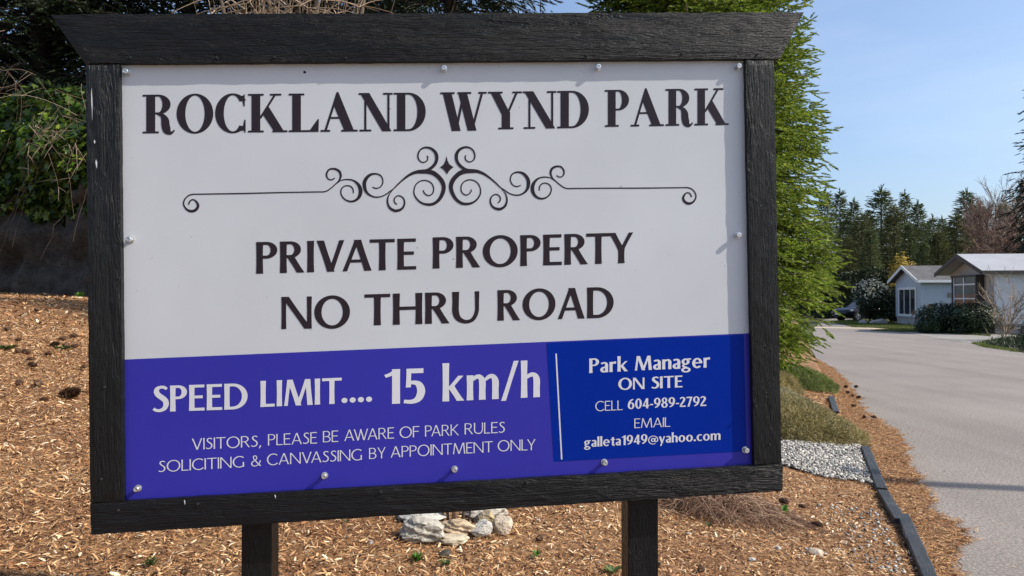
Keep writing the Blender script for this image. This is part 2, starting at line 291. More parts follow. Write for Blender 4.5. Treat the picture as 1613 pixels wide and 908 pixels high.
def painted_wood(name, axis, base=.0075):
    """black painted sawn timber, grain along the given axis"""
    m, nt, b = newmat(name)
    sc = {'x': (1.1, 30, 30), 'z': (30, 30, 1.1), 'y': (30, 1.1, 30)}[axis]
    low = {'x': (1.2, 5, 5), 'z': (5, 5, 1.2), 'y': (5, 1.2, 5)}[axis]
    t = nd(nt, 'ShaderNodeTexCoord'); oi = nd(nt, 'ShaderNodeObjectInfo')
    wob = noise_n(nt, None, 1.6, 3); mpl = nd(nt, 'ShaderNodeMapping'); mpl.inputs['Scale'].default_value = low
    nt.links.new(t.outputs['Object'], mpl.inputs[0]); nt.links.new(mpl.outputs[0], wob.inputs['Vector'])
    # cathedral grain: bend the cross coordinate by a slow noise
    bend = nd(nt, 'ShaderNodeVectorMath', operation='SCALE'); nt.links.new(wob.outputs[1], bend.inputs[0]); bend.inputs[3].default_value = .055
    add = nd(nt, 'ShaderNodeVectorMath', operation='ADD'); nt.links.new(t.outputs['Object'], add.inputs[0]); nt.links.new(bend.outputs[0], add.inputs[1])
    # knots: the grain is pulled round scattered centres
    kn = nd(nt, 'ShaderNodeTexVoronoi'); kn.inputs['Scale'].default_value = 1.0
    km = nd(nt, 'ShaderNodeMapping'); km.inputs['Scale'].default_value = {'x': (2.6, 9, 9), 'z': (9, 9, 2.6), 'y': (9, 2.6, 9)}[axis]
    kr = nd(nt, 'ShaderNodeVectorMath', operation='ADD'); nt.links.new(t.outputs['Object'], kr.inputs[0]); nt.links.new(oi.outputs['Random'], kr.inputs[1])
    nt.links.new(kr.outputs[0], km.inputs[0]); nt.links.new(km.outputs[0], kn.inputs['Vector'])
    kmask = ramp(nt, kn.outputs['Distance'], [(.0, (1,1,1)), (.38, (0,0,0))])
    kd = nd(nt, 'ShaderNodeVectorMath', operation='SUBTRACT'); nt.links.new(km.outputs[0], kd.inputs[0]); nt.links.new(kn.outputs['Position'], kd.inputs[1])
    ks = nd(nt, 'ShaderNodeVectorMath', operation='SCALE'); nt.links.new(kd.outputs[0], ks.inputs[0]); nt.links.new(math_n(nt, 'MULTIPLY', kmask.outputs[0], .16), ks.inputs[3])
    ka = nd(nt, 'ShaderNodeVectorMath', operation='ADD'); nt.links.new(add.outputs[0], ka.inputs[0]); nt.links.new(ks.outputs[0], ka.inputs[1])
    rnd = nd(nt, 'ShaderNodeVectorMath', operation='ADD'); nt.links.new(ka.outputs[0], rnd.inputs[0]); nt.links.new(oi.outputs['Random'], rnd.inputs[1])
    mp = nd(nt, 'ShaderNodeMapping'); mp.inputs['Scale'].default_value = sc; nt.links.new(rnd.outputs[0], mp.inputs[0])
    g1 = noise_n(nt, mp.outputs[0], 3.2, 3, .6)
    g2 = noise_n(nt, mp.outputs[0], 9.0, 4, .7)
    pit = noise_n(nt, t.outputs['Object'], 260, 2, .6)
    ridge = ramp(nt, g1.outputs[0], [(.36, (0,0,0)), (.47, (1,1,1)), (.53, (.55,.55,.55)), (.62, (1,1,1))])
    h = math_n(nt, 'ADD', ridge.outputs[0], math_n(nt, 'MULTIPLY', g2.outputs[0], .9))
    h = math_n(nt, 'ADD', h, math_n(nt, 'MULTIPLY', pit.outputs[0], .45))
    bump(nt, b, h, .75, .0030)
    big = noise_n(nt, t.outputs['Object'], 4, 4)
    c = ramp(nt, math_n(nt, 'ADD', math_n(nt, 'MULTIPLY', big.outputs[0], .6), math_n(nt, 'MULTIPLY', g2.outputs[0], .4)),
             [(.3, (base*.6, base*.63, base*.68)), (.55, (base, base*1.05, base*1.12)), (.8, (base*1.7, base*1.75, base*1.8))])
    # sparse spots where the paint has flaked to pale wood
    fl = noise_n(nt, t.outputs['Object'], 38, 3, .6)
    fm = ramp(nt, fl.outputs[0], [(.80, (0,0,0)), (.82, (1,1,1))])
    nt.links.new(mixc(nt, fm.outputs[0], c.outputs[0], (.22,.20,.17)), b.inputs['Base Color'])
    rr = ramp(nt, g2.outputs[0], [(.3, (.28,)*3), (.7, (.5,)*3)])
    nt.links.new(rr.outputs[0], b.inputs['Roughness'])
    b.inputs['Specular IOR Level'].default_value = .22
    return m

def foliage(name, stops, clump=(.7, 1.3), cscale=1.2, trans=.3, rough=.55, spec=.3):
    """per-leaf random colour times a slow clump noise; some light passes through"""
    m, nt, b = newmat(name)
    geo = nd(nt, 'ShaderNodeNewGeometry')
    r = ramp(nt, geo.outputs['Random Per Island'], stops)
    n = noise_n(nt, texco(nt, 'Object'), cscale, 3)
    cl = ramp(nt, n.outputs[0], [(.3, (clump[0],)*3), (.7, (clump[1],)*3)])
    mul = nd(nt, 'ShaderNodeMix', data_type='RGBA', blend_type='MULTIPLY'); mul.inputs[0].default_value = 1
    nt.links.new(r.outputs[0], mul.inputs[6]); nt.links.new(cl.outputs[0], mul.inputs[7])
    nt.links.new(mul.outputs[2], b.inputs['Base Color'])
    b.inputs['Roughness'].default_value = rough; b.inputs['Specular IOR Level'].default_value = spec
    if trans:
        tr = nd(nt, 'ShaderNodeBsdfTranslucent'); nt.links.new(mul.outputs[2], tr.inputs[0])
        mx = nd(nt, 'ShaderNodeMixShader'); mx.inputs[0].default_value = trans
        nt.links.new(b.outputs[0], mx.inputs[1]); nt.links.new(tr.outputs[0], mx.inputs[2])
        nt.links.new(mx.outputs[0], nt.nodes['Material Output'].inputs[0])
    return m

def island(name, stops, rough=.75, spec=.3, ns=60, nv=.25):
    m, nt, b = newmat(name)
    geo = nd(nt, 'ShaderNodeNewGeometry')
    r = ramp(nt, geo.outputs['Random Per Island'], stops)
    n = noise_n(nt, texco(nt, 'Object'), ns, 3)
    cl = ramp(nt, n.outputs[0], [(.3, (1-nv,)*3), (.7, (1+nv,)*3)])
    mul = nd(nt, 'ShaderNodeMix', data_type='RGBA', blend_type='MULTIPLY'); mul.inputs[0].default_value = 1
    nt.links.new(r.outputs[0], mul.inputs[6]); nt.links.new(cl.outputs[0], mul.inputs[7])
    nt.links.new(mul.outputs[2], b.inputs['Base Color'])
    b.inputs['Roughness'].default_value = rough; b.inputs['Specular IOR Level'].default_value = spec
    return m

def mulch_ground():
    m, nt, b = newmat('mulch')
    v = texco(nt)
    n1 = noise_n(nt, v, 38, 6, .7); n2 = noise_n(nt, v, 1.3, 4); n3 = noise_n(nt, texco(nt, 'Object', (1, 2.2, 1), (0, 0, .6)), 90, 3, .6)
    f = math_n(nt, 'ADD', math_n(nt, 'MULTIPLY', n1.outputs[0], .55), math_n(nt, 'MULTIPLY', n3.outputs[0], .45))
    r = ramp(nt, f, [(.34, (.022,.011,.005)), (.45, (.12,.058,.025)), (.55, (.30,.165,.076)), (.68, (.52,.34,.18))])
    r2 = ramp(nt, n2.outputs[0], [(.32, (.78,.64,.52)), (.62, (1.1,1.08,1.0))])
    mul = nd(nt, 'ShaderNodeMix', data_type='RGBA', blend_type='MULTIPLY'); mul.inputs[0].default_value = 1
    nt.links.new(r.outputs[0], mul.inputs[6]); nt.links.new(r2.outputs[0], mul.inputs[7])
    nt.links.new(mul.outputs[2], b.inputs['Base Color']); b.inputs['Roughness'].default_value = .9
    bump(nt, b, f, .9, .02); return m

def asphalt():
    m, nt, b = newmat('asphalt')
    v = texco(nt)
    n1 = noise_n(nt, v, 95, 3, .7); n2 = noise_n(nt, v, .45, 4, .6); n3 = noise_n(nt, v, 42, 4, .6)
    f = math_n(nt, 'ADD', math_n(nt, 'MULTIPLY', n1.outputs[0], .6), math_n(nt, 'MULTIPLY', n3.outputs[0], .4))
    r = ramp(nt, f, [(.36, (.085,.073,.064)), (.5, (.208,.181,.160)), (.63, (.39,.345,.31))])
    tr = noise_n(nt, texco(nt, 'Object', (1.3, .06, 1), (0, 0, .354)), 1.1, 3)
    r2 = ramp(nt, math_n(nt, 'ADD', math_n(nt, 'MULTIPLY', n2.outputs[0], .5), math_n(nt, 'MULTIPLY', tr.outputs[0], .5)), [(.36, (.80,.79,.78)), (.62, (1.1,1.1,1.1))])
    mul = nd(nt, 'ShaderNodeMix', data_type='RGBA', blend_type='MULTIPLY'); mul.inputs[0].default_value = 1
    nt.links.new(r.outputs[0], mul.inputs[6]); nt.links.new(r2.outputs[0], mul.inputs[7])
    nt.links.new(mul.outputs[2], b.inputs['Base Color']); b.inputs['Roughness'].default_value = .85
    bump(nt, b, f, .5, .004); return m

def siding(name, c, period=.2, rough=.55):
    """lap siding: horizontal boards as relief"""
    m, nt, b = newmat(name)
    w = nd(nt, 'ShaderNodeTexWave', wave_type='BANDS', bands_direction='Z', wave_profile='SAW')
    w.inputs['Scale'].default_value = 2*math.pi / (20*period)
    t = nd(nt, 'ShaderNodeTexCoord'); nt.links.new(t.outputs['Object'], w.inputs['Vector'])
    n = noise_n(nt, t.outputs['Object'], 2.5, 4)
    r = ramp(nt, n.outputs[0], [(.3, tuple(x*.9 for x in c)), (.7, c)])
    nt.links.new(r.outputs[0], b.inputs['Base Color']); b.inputs['Roughness'].default_value = rough
    bump(nt, b, w.outputs[1], .5, .012); return m

def shingle(name, c):
    m, nt, b = newmat(name)
    br = nd(nt, 'ShaderNodeTexBrick'); br.inputs['Scale'].default_value = 3.2
    br.inputs['Color1'].default_value = (*[x*.8 for x in c], 1); br.inputs['Color2'].default_value = (*[x*1.25 for x in c], 1)
    br.inputs['Mortar'].default_value = (*[x*.55 for x in c], 1); br.inputs['Mortar Size'].default_value = .02
    t = nd(nt, 'ShaderNodeTexCoord'); nt.links.new(t.outputs['Object'], br.inputs['Vector'])
    n = noise_n(nt, t.outputs['Object'], 1.2, 4)
    cl = ramp(nt, n.outputs[0], [(.3, (.75,)*3), (.7, (1.2,)*3)])
    mul = nd(nt, 'ShaderNodeMix', data_type='RGBA', blend_type='MULTIPLY'); mul.inputs[0].default_value = 1
    nt.links.new(br.outputs[0], mul.inputs[6]); nt.links.new(cl.outputs[0], mul.inputs[7])
    nt.links.new(mul.outputs[2], b.inputs['Base Color']); b.inputs['Roughness'].default_value = .9
    return m

def rock_mat(name, c1, c2, vein=None, scale=9.):
    m, nt, b = newmat(name)
    v = texco(nt); n1 = noise_n(nt, v, scale, 6, .65)
    n2 = noise_n(nt, texco(nt, 'Object', (1, 1, 3.5), (.4, .5, 0)), scale*2.2, 4, .6)
    r = ramp(nt, n1.outputs[0], [(.3, c1), (.68, c2)])
    o = r.outputs[0]
    if vein:
        k = ramp(nt, n2.outputs[0], [(.34, (1,1,1)), (.46, (0,0,0))]); o = mixc(nt, k.outputs[0], o, vein)
    nt.links.new(o, b.inputs['Base Color']); b.inputs['Roughness'].default_value = .85
    bump(nt, b, math_n(nt, 'ADD', n1.outputs[0], n2.outputs[0]), .8, .012); return m

def vinyl(name, c, rough=.32):
    m, nt, b = newmat(name)
    n = noise_n(nt, texco(nt), 3.0, 3); r = ramp(nt, n.outputs[0], [(.3, tuple(x*.96 for x in c)), (.7, tuple(min(1,x*1.04) for x in c))])
    nt.links.new(r.outputs[0], b.inputs['Base Color']); b.inputs['Roughness'].default_value = rough; b.inputs['Specular IOR Level'].default_value = .22
    return m

def panel_mat():
    m = vinyl('white_panel', (.515,.53,.55), .30); nt = m.node_tree; b = nt.nodes['Principled BSDF']
    src = b.inputs['Base Color'].links[0].from_socket
    s = noise_n(nt, texco(nt), 85, 1, .5); k = ramp(nt, s.outputs[0], [(.80, (0,0,0)), (.83, (.6,.6,.6))])
    nt.links.new(mixc(nt, k.outputs[0], src, (.10,.09,.08)), b.inputs['Base Color']); return m
def glass_pane(name, c=(.02,.025,.03)):
    m, nt, b = newmat(name)
    n = noise_n(nt, texco(nt), 1.6, 3); r = ramp(nt, n.outputs[0], [(.35, c), (.65, tuple(x*2.2 for x in c))])
    nt.links.new(r.outputs[0], b.inputs['Base Color']); b.inputs['Roughness'].default_value = .04
    b.inputs['Specular IOR Level'].default_value = .9; return m

M = {}
M['wood_x'] = painted_wood('black_paint_long', 'x'); M['wood_z'] = painted_wood('black_paint_upright', 'z')
M['post'] = painted_wood('black_post_paint', 'z', .007)
M['timber'] = painted_wood('charcoal_timber', 'x', .05)
M['white_panel'] = panel_mat()
M['band'] = vinyl('violet_blue_vinyl', (.032,.029,.31), .28)
M['sticker'] = vinyl('cobalt_vinyl', (.001,.020,.25), .28)
M['sticker'].node_tree.nodes['Principled BSDF'].inputs['Specular IOR Level'].default_value = .07
M['ink'] = vinyl('dark_brown_vinyl', (.022,.014,.018), .3)
M['letter'] = vinyl('pale_vinyl', (.60,.60,.63), .35)
M['steel'] = plain('galvanised_steel', (.60,.60,.59), .42, .9, .25, 90)
M['mulch'] = mulch_ground(); M['asphalt'] = asphalt()
M['chips'] = island('wood_chips', [(0,(.05,.021,.009)), (.16,(.15,.062,.025)), (.36,(.32,.147,.060)), (.66,(.50,.283,.128)), (.90,(.62,.43,.235)), (1,(.80,.67,.48))], .7, .3, 120, .2)
M['needles'] = island('fallen_needles', [(0,(.09,.036,.014)), (.4,(.26,.115,.042)), (.8,(.42,.225,.09)), (1,(.58,.40,.23))], .7, .3, 120, .2)
M['pebble'] = island('pale_pebbles', [(0,(.055,.056,.057)), (.3,(.165,.16,.15)), (.65,(.33,.305,.265)), (1,(.58,.54,.47))], .6, .4, 90, .15)
M['cone'] = island('pine_cone_scales', [(0,(.035,.016,.009)), (.6,(.10,.048,.022)), (1,(.22,.13,.07))], .7)
M['bark'] = plain('grey_brown_bark', (.10,.075,.055), .9, 0, .4, 14, .2, .02)
M['bark_dark'] = plain('dark_bark', (.035,.027,.022), .9, 0, .4, 14, .2, .02)
M['twig'] = island('dry_twigs', [(0,(.09,.045,.028)), (.5,(.22,.125,.08)), (1,(.42,.29,.19))], .8)
M['pale_twig'] = island('bare_pale_twigs', [(0,(.10,.07,.045)), (.5,(.22,.16,.11)), (1,(.42,.33,.24))], .8)
M['brown_twig'] = island('reddish_bare_twigs', [(0,(.10,.058,.045)), (.5,(.19,.115,.09)), (1,(.30,.20,.16))], .8)
M['spruce'] = foliage('spruce_needles', [(0,(.060,.105,.012)), (.45,(.165,.245,.024)), (.8,(.28,.35,.042)), (1,(.40,.42,.08))], (.42, 1.38), 2.0, .36)  # wide clump contrast paints shadowed gaps into the needle colour
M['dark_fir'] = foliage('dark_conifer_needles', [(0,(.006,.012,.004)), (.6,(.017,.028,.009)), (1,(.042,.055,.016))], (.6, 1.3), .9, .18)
M['far_fir'] = foliage('forest_conifer_needles', [(0,(.050,.072,.026)), (.6,(.125,.16,.056)), (1,(.23,.245,.10))], (.6, 1.35), .35, .2)
M['olive_fir'] = foliage('olive_conifer_needles', [(0,(.065,.072,.024)), (.6,(.135,.145,.048)), (1,(.22,.21,.08))], (.6, 1.3), .35, .2)
M['ivy'] = foliage('ivy_leaves', [(0,(.012,.030,.005)), (.5,(.055,.115,.013)), (.85,(.145,.235,.026)), (1,(.30,.38,.055))], (.35, 1.35), 1.3, .35, .4, .45)  # strong clump contrast puts shaded gaps and depth into the leaf colour
M['shrub'] = foliage('dark_shrub_leaves', [(0,(.010,.022,.010)), (.6,(.028,.05,.02)), (1,(.06,.09,.035))], (.6, 1.3), 1.2, .2, .45)
M['hedge'] = foliage('clipped_hedge_leaves', [(0,(.010,.018,.006)), (.6,(.026,.042,.012)), (1,(.055,.07,.02))], (.6, 1.3), .7, .15)
M['yellow'] = foliage('yellow_blossom', [(0,(.28,.19,.03)), (.6,(.48,.34,.05)), (1,(.62,.48,.11))], (.8, 1.2), 1.5, .3)
M['blossom'] = foliage('cream_flowers', [(0,(.42,.40,.28)), (1,(.75,.72,.56))], (.9, 1.1), 1.5, .3)
M['heather'] = foliage('heather_sprigs', [(0,(.15,.12,.045)), (.4,(.32,.27,.105)), (.8,(.46,.39,.18)), (1,(.62,.54,.33))], (.7, 1.25), 3, .25)
M['heather_green'] = foliage('green_heather_sprigs', [(0,(.10,.14,.035)), (.6,(.22,.28,.075)), (1,(.38,.39,.16))], (.7, 1.25), 3, .25)
M['heather_pale'] = foliage('pale_heather_sprigs', [(0,(.20,.18,.09)), (.6,(.40,.36,.20)), (1,(.58,.53,.36))], (.7, 1.25), 3, .25)
M['weed'] = foliage('bright_seedling_leaves', [(0,(.05,.14,.02)), (1,(.12,.30,.04))], (.8, 1.2), 8, .35)
M['weed_dull'] = foliage('dull_weed_leaves', [(0,(.05,.09,.03)), (1,(.14,.20,.06))], (.8, 1.2), 8, .3)
M['straw'] = island('straw', [(0,(.18,.12,.06)), (1,(.42,.32,.19))], .8)
M['turf_soil'] = plain('grassy_soil', (.055,.060,.022), .95, 0, .35, 3, .2)
M['grass'] = foliage('grass_blades', [(0,(.05,.08,.015)), (.6,(.12,.16,.03)), (1,(.24,.25,.07))], (.7, 1.3), .6, .3)
M['concrete'] = plain('pale_concrete', (.26,.245,.22), .85, 0, .15, 2.5, .3, .004)
M['gutter'] = plain('sandy_concrete', (.50,.42,.30), .85, 0, .12, 3, .3)
M['blue_siding'] = siding('pale_blue_siding', (.44,.52,.58)); M['cream_siding'] = siding('cream_siding', (.46,.42,.36)); M['white_siding'] = siding('white_siding', (.62,.62,.64), .3)
M['trim'] = plain('white_trim', (.74,.74,.72), .5, 0, .06); M['brown_trim'] = plain('dark_brown_trim', (.045,.034,.028), .6, 0, .2)
M['shingles'] = shingle('grey_shingles', (.10,.098,.10)); M['metal_roof'] = plain('pale_metal_roof', (.40,.40,.41), .45, .2, .1, 1.5)
M['glass'] = glass_pane('dark_glass'); M['brick'] = plain('grey_block_skirting', (.36,.34,.32), .85, 0, .2, 4)
M['car_paint'] = plain('dark_navy_car_paint', (.012,.014,.020), .18, .3, .05, 4, .6); M['tyre'] = plain('tyre_rubber', (.02,.02,.02), .8)
M['rim'] = plain('alloy', (.5,.5,.5), .3, .8); M['lamp'] = plain('headlight_lens', (.75,.75,.74), .12, 0, .05); M['plate'] = plain('number_plate', (.72,.72,.72), .4)
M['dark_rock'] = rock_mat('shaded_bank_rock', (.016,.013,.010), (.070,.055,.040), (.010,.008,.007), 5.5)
M['soil'] = plain('dark_leaf_litter', (.035,.024,.015), .95, 0, .4, 6, .2)
M['pole'] = plain('weathered_pole_wood', (.16,.12,.09), .9, 0, .25, 8)

# ------------------------------------------------------------------ lettering: every letter drawn as strokes
class Glyph:
    def __init__(s): s.p = []          # list of (list of quads)
    def quad(s, *q): s.p.append([list(q)])
    def stem(s, xb, xt, w, y0=0., y1=1., waist=.90, n=4):
        st = []
        for i in range(n):
            a, b_ = i/n, (i+1)/n
            def e(t):
                ww = w*(waist + (1-waist)*(2*t-1)**2)/2; c = xb+(xt-xb)*t; y = y0+(y1-y0)*t
                return (c-ww, y), (c+ww, y)
            (l0, r0), (l1, r1) = e(a), e(b_); st.append([l0, r0, r1, l1])
        s.p.append(st)
    def bar(s, x0, x1, y, t): s.quad((x0, y-t/2), (x1, y-t/2), (x1, y+t/2), (x0, y+t/2))
    def ell(s, cx, cy, rx, ry, S, T, a0=0, a1=360, n=None):
        n = n or max(8, int(abs(a1-a0)/9)); st = []
        f = lambda a, k: (cx+(rx-S*k)*math.cos(R(a)), cy+(ry-T*k)*math.sin(R(a)))
        for i in range(n):
            a, b_ = a0+(a1-a0)*i/n, a0+(a1-a0)*(i+1)/n
            st.append([f(a,0), f(b_,0), f(b_,1), f(a,1)])
        s.p.append(st)
    def disc(s, cx, cy, r): s.p.append([[(cx+r*math.cos(2*math.pi*k/16), cy+r*math.sin(2*math.pi*k/16)) for k in range(16)]])
    def rib(s, pts, ws, sub=6): s.p.append(ribbon(pts, ws, sub))

def catmull(P, sub):
    P = [np.array(p, float) for p in P]; out = []
    Q = [2*P[0]-P[1]] + P + [2*P[-1]-P[-2]]
    for i in range(1, len(Q)-2):
        for k in range(sub):
            t = k/sub; a, b_, c, d = Q[i-1], Q[i], Q[i+1], Q[i+2]
            out.append(.5*((2*b_)+(-a+c)*t+(2*a-5*b_+4*c-d)*t*t+(-a+3*b_-3*c+d)*t**3))
    out.append(P[-1]); return np.array(out)
def ribbon(pts, ws, sub=6):
    c = catmull([(p[0], p[1], w) for p, w in zip(pts, ws)], sub)
    xy, w = c[:, :2], c[:, 2]
    t = np.gradient(xy, axis=0); t /= np.linalg.norm(t, axis=1)[:, None]+1e-9
    nrm = np.stack([-t[:, 1], t[:, 0]], 1)
    L = xy+nrm*w[:, None]/2; Rr = xy-nrm*w[:, None]/2
    return [[tuple(Rr[i]), tuple(Rr[i+1]), tuple(L[i+1]), tuple(L[i])] for i in range(len(xy)-1)]

def optima(ch, S, T):
    """humanist sans with slightly waisted stems; cap height 1; returns glyph and advance width"""
    g = Glyph(); t = T; xh = .69; asc = 1.05
    if ch == 'I': g.stem(S/2, S/2, S); w = S
    elif ch == 'L': g.stem(S/2, S/2, S); g.bar(S*.6, .46, t/2, t); w = .46
    elif ch in 'EF':
        g.stem(S/2, S/2, S); g.bar(S*.6, .48, 1-t/2, t); g.bar(S*.6, .43, .53, t)
        if ch == 'E': g.bar(S*.6, .49, t/2, t)
        w = .49 if ch == 'E' else .46
    elif ch == 'T': g.stem(.32, .32, S); g.bar(0, .64, 1-t/2, t); w = .64
    elif ch == 'H': g.stem(S/2, S/2, S); g.stem(.74-S/2, .74-S/2, S); g.bar(S*.6, .74-S*.6, .52, t); w = .74
    elif ch == 'N':
        a = T*1.15; g.stem(a/2, a/2, a); g.stem(.76-a/2, .76-a/2, a); g.stem(.76-S*.52, S*.52, S*1.05); w = .76
    elif ch == 'M':
        a = T*1.1; g.stem(a/2, .10+a/2, a); g.stem(.47, .10+S*.5, S*1.02); g.stem(.45, .80-a/2, a*1.05); g.stem(.93-S/2, .85-S/2, S); w = .93
    elif ch == 'V': g.stem(.36, S*.52, S*1.06); g.stem(.36, .70-T*.6, T*1.2); w = .70
    elif ch == 'W':
        g.stem(.32, S*.52, S*1.04); g.stem(.33, .54, T*1.15); g.stem(.76, .52, S*1.04); g.stem(.77, 1.03, T*1.15); w = 1.08
    elif ch == 'A': g.stem(T*.55, .37, T*1.1); g.stem(.74-S*.52, .38, S*1.06); g.bar(.17, .58, .32, t*.9); w = .74
    elif ch == 'Y': g.stem(.33, .33, S, 0, .48); g.stem(.33, S*.5, S, .44, 1); g.stem(.34, .64-T*.5, T*1.1, .44, 1); w = .64
    elif ch == 'K': g.stem(S/2, S/2, S); g.stem(S*.95, .56, T*1.35, .44, 1); g.stem(.66-S*.55, S*.95+.06, S*1.1, 0, .60); w = .66
    elif ch in 'PRB':
        g.stem(S/2, S/2, S); k = .47
        g.ell(.26, (1+k)/2, .27, (1-k)/2, S*.95, t*.9, -90, 90); g.bar(S*.6, .262, 1-t*.45, t*.9); g.bar(S*.6, .262, k+t*.45, t*.9); w = .53
        if ch == 'R': g.stem(.62-S*.55, .27, S*1.1, 0, .51); w = .62
        if ch == 'B': g.ell(.29, .26, .28, .26, S*.95, t*.9, -90, 90); g.bar(S*.6, .292, t*.45, t*.9); w = .57
    elif ch == 'D': g.stem(S/2, S/2, S); g.ell(.27, .5, .47, .5, S*1.02, t, -90, 90); g.bar(S*.6, .272, 1-t/2, t); g.bar(S*.6, .272, t/2, t); w = .74
    elif ch == 'O': g.ell(.45, .5, .45, .52, S*1.02, t); w = .90
    elif ch in 'CG':
        g.ell(.45, .5, .45, .52, S*1.02, t*1.05, 48, 318); w = .76
        if ch == 'G': g.stem(.76-S/2, .76-S/2, S, .04, .46); w = .80
    elif ch == 'S':
        m = (S+T)/2
        g.rib([(.43,.87),(.34,.945),(.22,.945),(.13,.88),(.115,.76),(.18,.64),(.30,.53),(.39,.42),(.41,.27),(.35,.12),(.22,.05),(.10,.065),(.02,.13)],
              [T*.95,T,T*1.05,m,S*.95,S*1.02,S*1.05,S*1.02,S*.95,m,T*1.05,T,T*.95]); w = .47
    elif ch == 'U': g.rib([(S/2,1),(S/2,.65),(S/2,.36),(S*.5+.07,.14),(.34,.035),(.52,.10),(.62,.34),(.63,.65),(.63,1)],[S,S*.92,S*.95,S*.85,T*1.1,T*1.0,T*.95,T*.95,T*1.1]); w = .68
    elif ch == '&':
        g.rib([(.74,.52),(.66,.28),(.50,.09),(.30,.02),(.13,.09),(.07,.25),(.15,.42),(.33,.55),(.45,.70),(.43,.87),(.31,.95),(.20,.87),(.21,.72),(.34,.52),(.54,.26),(.76,.02)],
              [T,T,T,T,S*.9,S,S*.85,T,T,S*.8,T,S*.8,S*.8,S,S,S]); w = .80
    elif ch == ',': g.rib([(.09,.10),(.10,.02),(.02,-.16)],[S*1.1,S*1.0,S*.4]); w = .16
    elif ch == '.': g.disc(S*.55, S*.52, S*.56); w = S*1.1
    elif ch == '-': g.bar(0, .26, .36, t*1.15); w = .26
    elif ch == '/': g.stem(T*.6, .40, T*1.2, -.06, asc); w = .46
    elif ch == '0': g.ell(.27, .5, .27, .51, S*.95, t); w = .54
    elif ch == '1': g.stem(.26, .26, S, 0, 1, .97); g.rib([(.26,.95),(.15,.86),(.02,.80)],[T*1.1,T*.9,T*.8]); w = .26+S/2
    elif ch == '2': g.rib([(.03,.83),(.11,.92),(.22,.95),(.34,.89),(.37,.74),(.30,.55),(.17,.33),(.06,.13)],[T,T,T*1.1,S*.8,S,S*.95,S*.8,T*1.2]); g.bar(0, .49, t*.6, t*1.2); w = .49
    elif ch == '4': g.stem(.37, .37, S); g.stem(.05, .34, T*1.1, .24, .98); g.bar(0, .54, .27, t*1.1); w = .54
    elif ch == '5': g.bar(.08, .45, 1-t*.62, t*1.25); g.stem(.075+T*.4, .075+T*.55, T*1.05, .46, 1); g.rib([(.10,.555),(.22,.60),(.35,.54),(.40,.34),(.34,.13),(.20,.045),(.02,.06)],[T*.8,T,S*.85,S,S*.9,T*1.1,T*.9]); w = .50
    elif ch in '69':
        h = Glyph(); h.ell(.27, .32, .27, .34, S*.92, t*.95); h.rib([(.44,.955),(.26,.84),(.14,.64),(S*.48,.38)],[T*.9,S*.75,S*.92,S*.95]); w = .54
        if ch == '9': h.p = [[[(.54-x, 1-y) for x, y in q] for q in st] for st in h.p]
        g.p += h.p
    elif ch == '7': g.bar(0, .48, 1-t*.6, t*1.2); g.stem(.16, .40, S*.95, 0, .97); w = .48
    elif ch == '8': g.ell(.26, .26, .26, .275, S*.9, t*.9); g.ell(.26, .745, .225, .265, S*.82, t*.9); w = .52
    elif ch == 'a':
        g.stem(.43-S/2, .43-S/2, S, 0, .47); g.rib([(.05,.60),(.16,.645),(.28,.63),(.43-S*.52,.55),(.43-S*.5,.42)],[T,T,T*1.2,S*.85,S]); g.ell(.20, .185, .20, .195, S*.9, t*.9, 60, 320); g.rib([(.22,.345),(.33,.375)],[T*.9,T]); w = .43
    elif ch == 'c': g.ell(.29, .345, .29, .36, S*.95, t*.95, 50, 312); w = .48
    elif ch == 'e': g.ell(.28, .345, .28, .36, S*.93, t*.95, 0, 318); g.bar(S*.6, .55, .36, t*.8); w = .56
    elif ch == 'g':
        g.ell(.22, .475, .22, .225, S*.85, t*.85); g.bar(.34, .52, .655, t*.85); g.ell(.24, -.10, .26, .185, S*.75, t*.9); g.rib([(.14,.28),(.08,.19),(.16,.10),(.30,.07)],[T*.8,T,T*1.1,T]); w = .52
    elif ch == 'h': g.stem(S/2, S/2, S, 0, asc); g.rib([(S*.7,.55),(.26,.64),(.37,.625),(.51-S*.5,.50),(.51-S/2,.25),(.51-S/2,0)],[T*.7,T*1.05,S*.75,S*.98,S*.95,S]); w = .51
    elif ch == 'k': g.stem(S/2, S/2, S, 0, asc); g.stem(S*.95, .48, T*1.3, .32, xh); g.stem(.57-S*.55, S*.9+.05, S*1.1, 0, .42); w = .57
    elif ch == 'l': g.stem(S/2, S/2, S, 0, asc); w = S
    elif ch == 'm':
        g.stem(S/2, S/2, S, 0, xh)
        for o in (0, .345): g.rib([(o+S*.7,.54),(o+.26,.64),(o+.36,.625),(o+.50-S*.5,.50),(o+.50-S/2,.25),(o+.50-S/2,0)],[T*.7,T*1.05,S*.75,S*.98,S*.95,S])
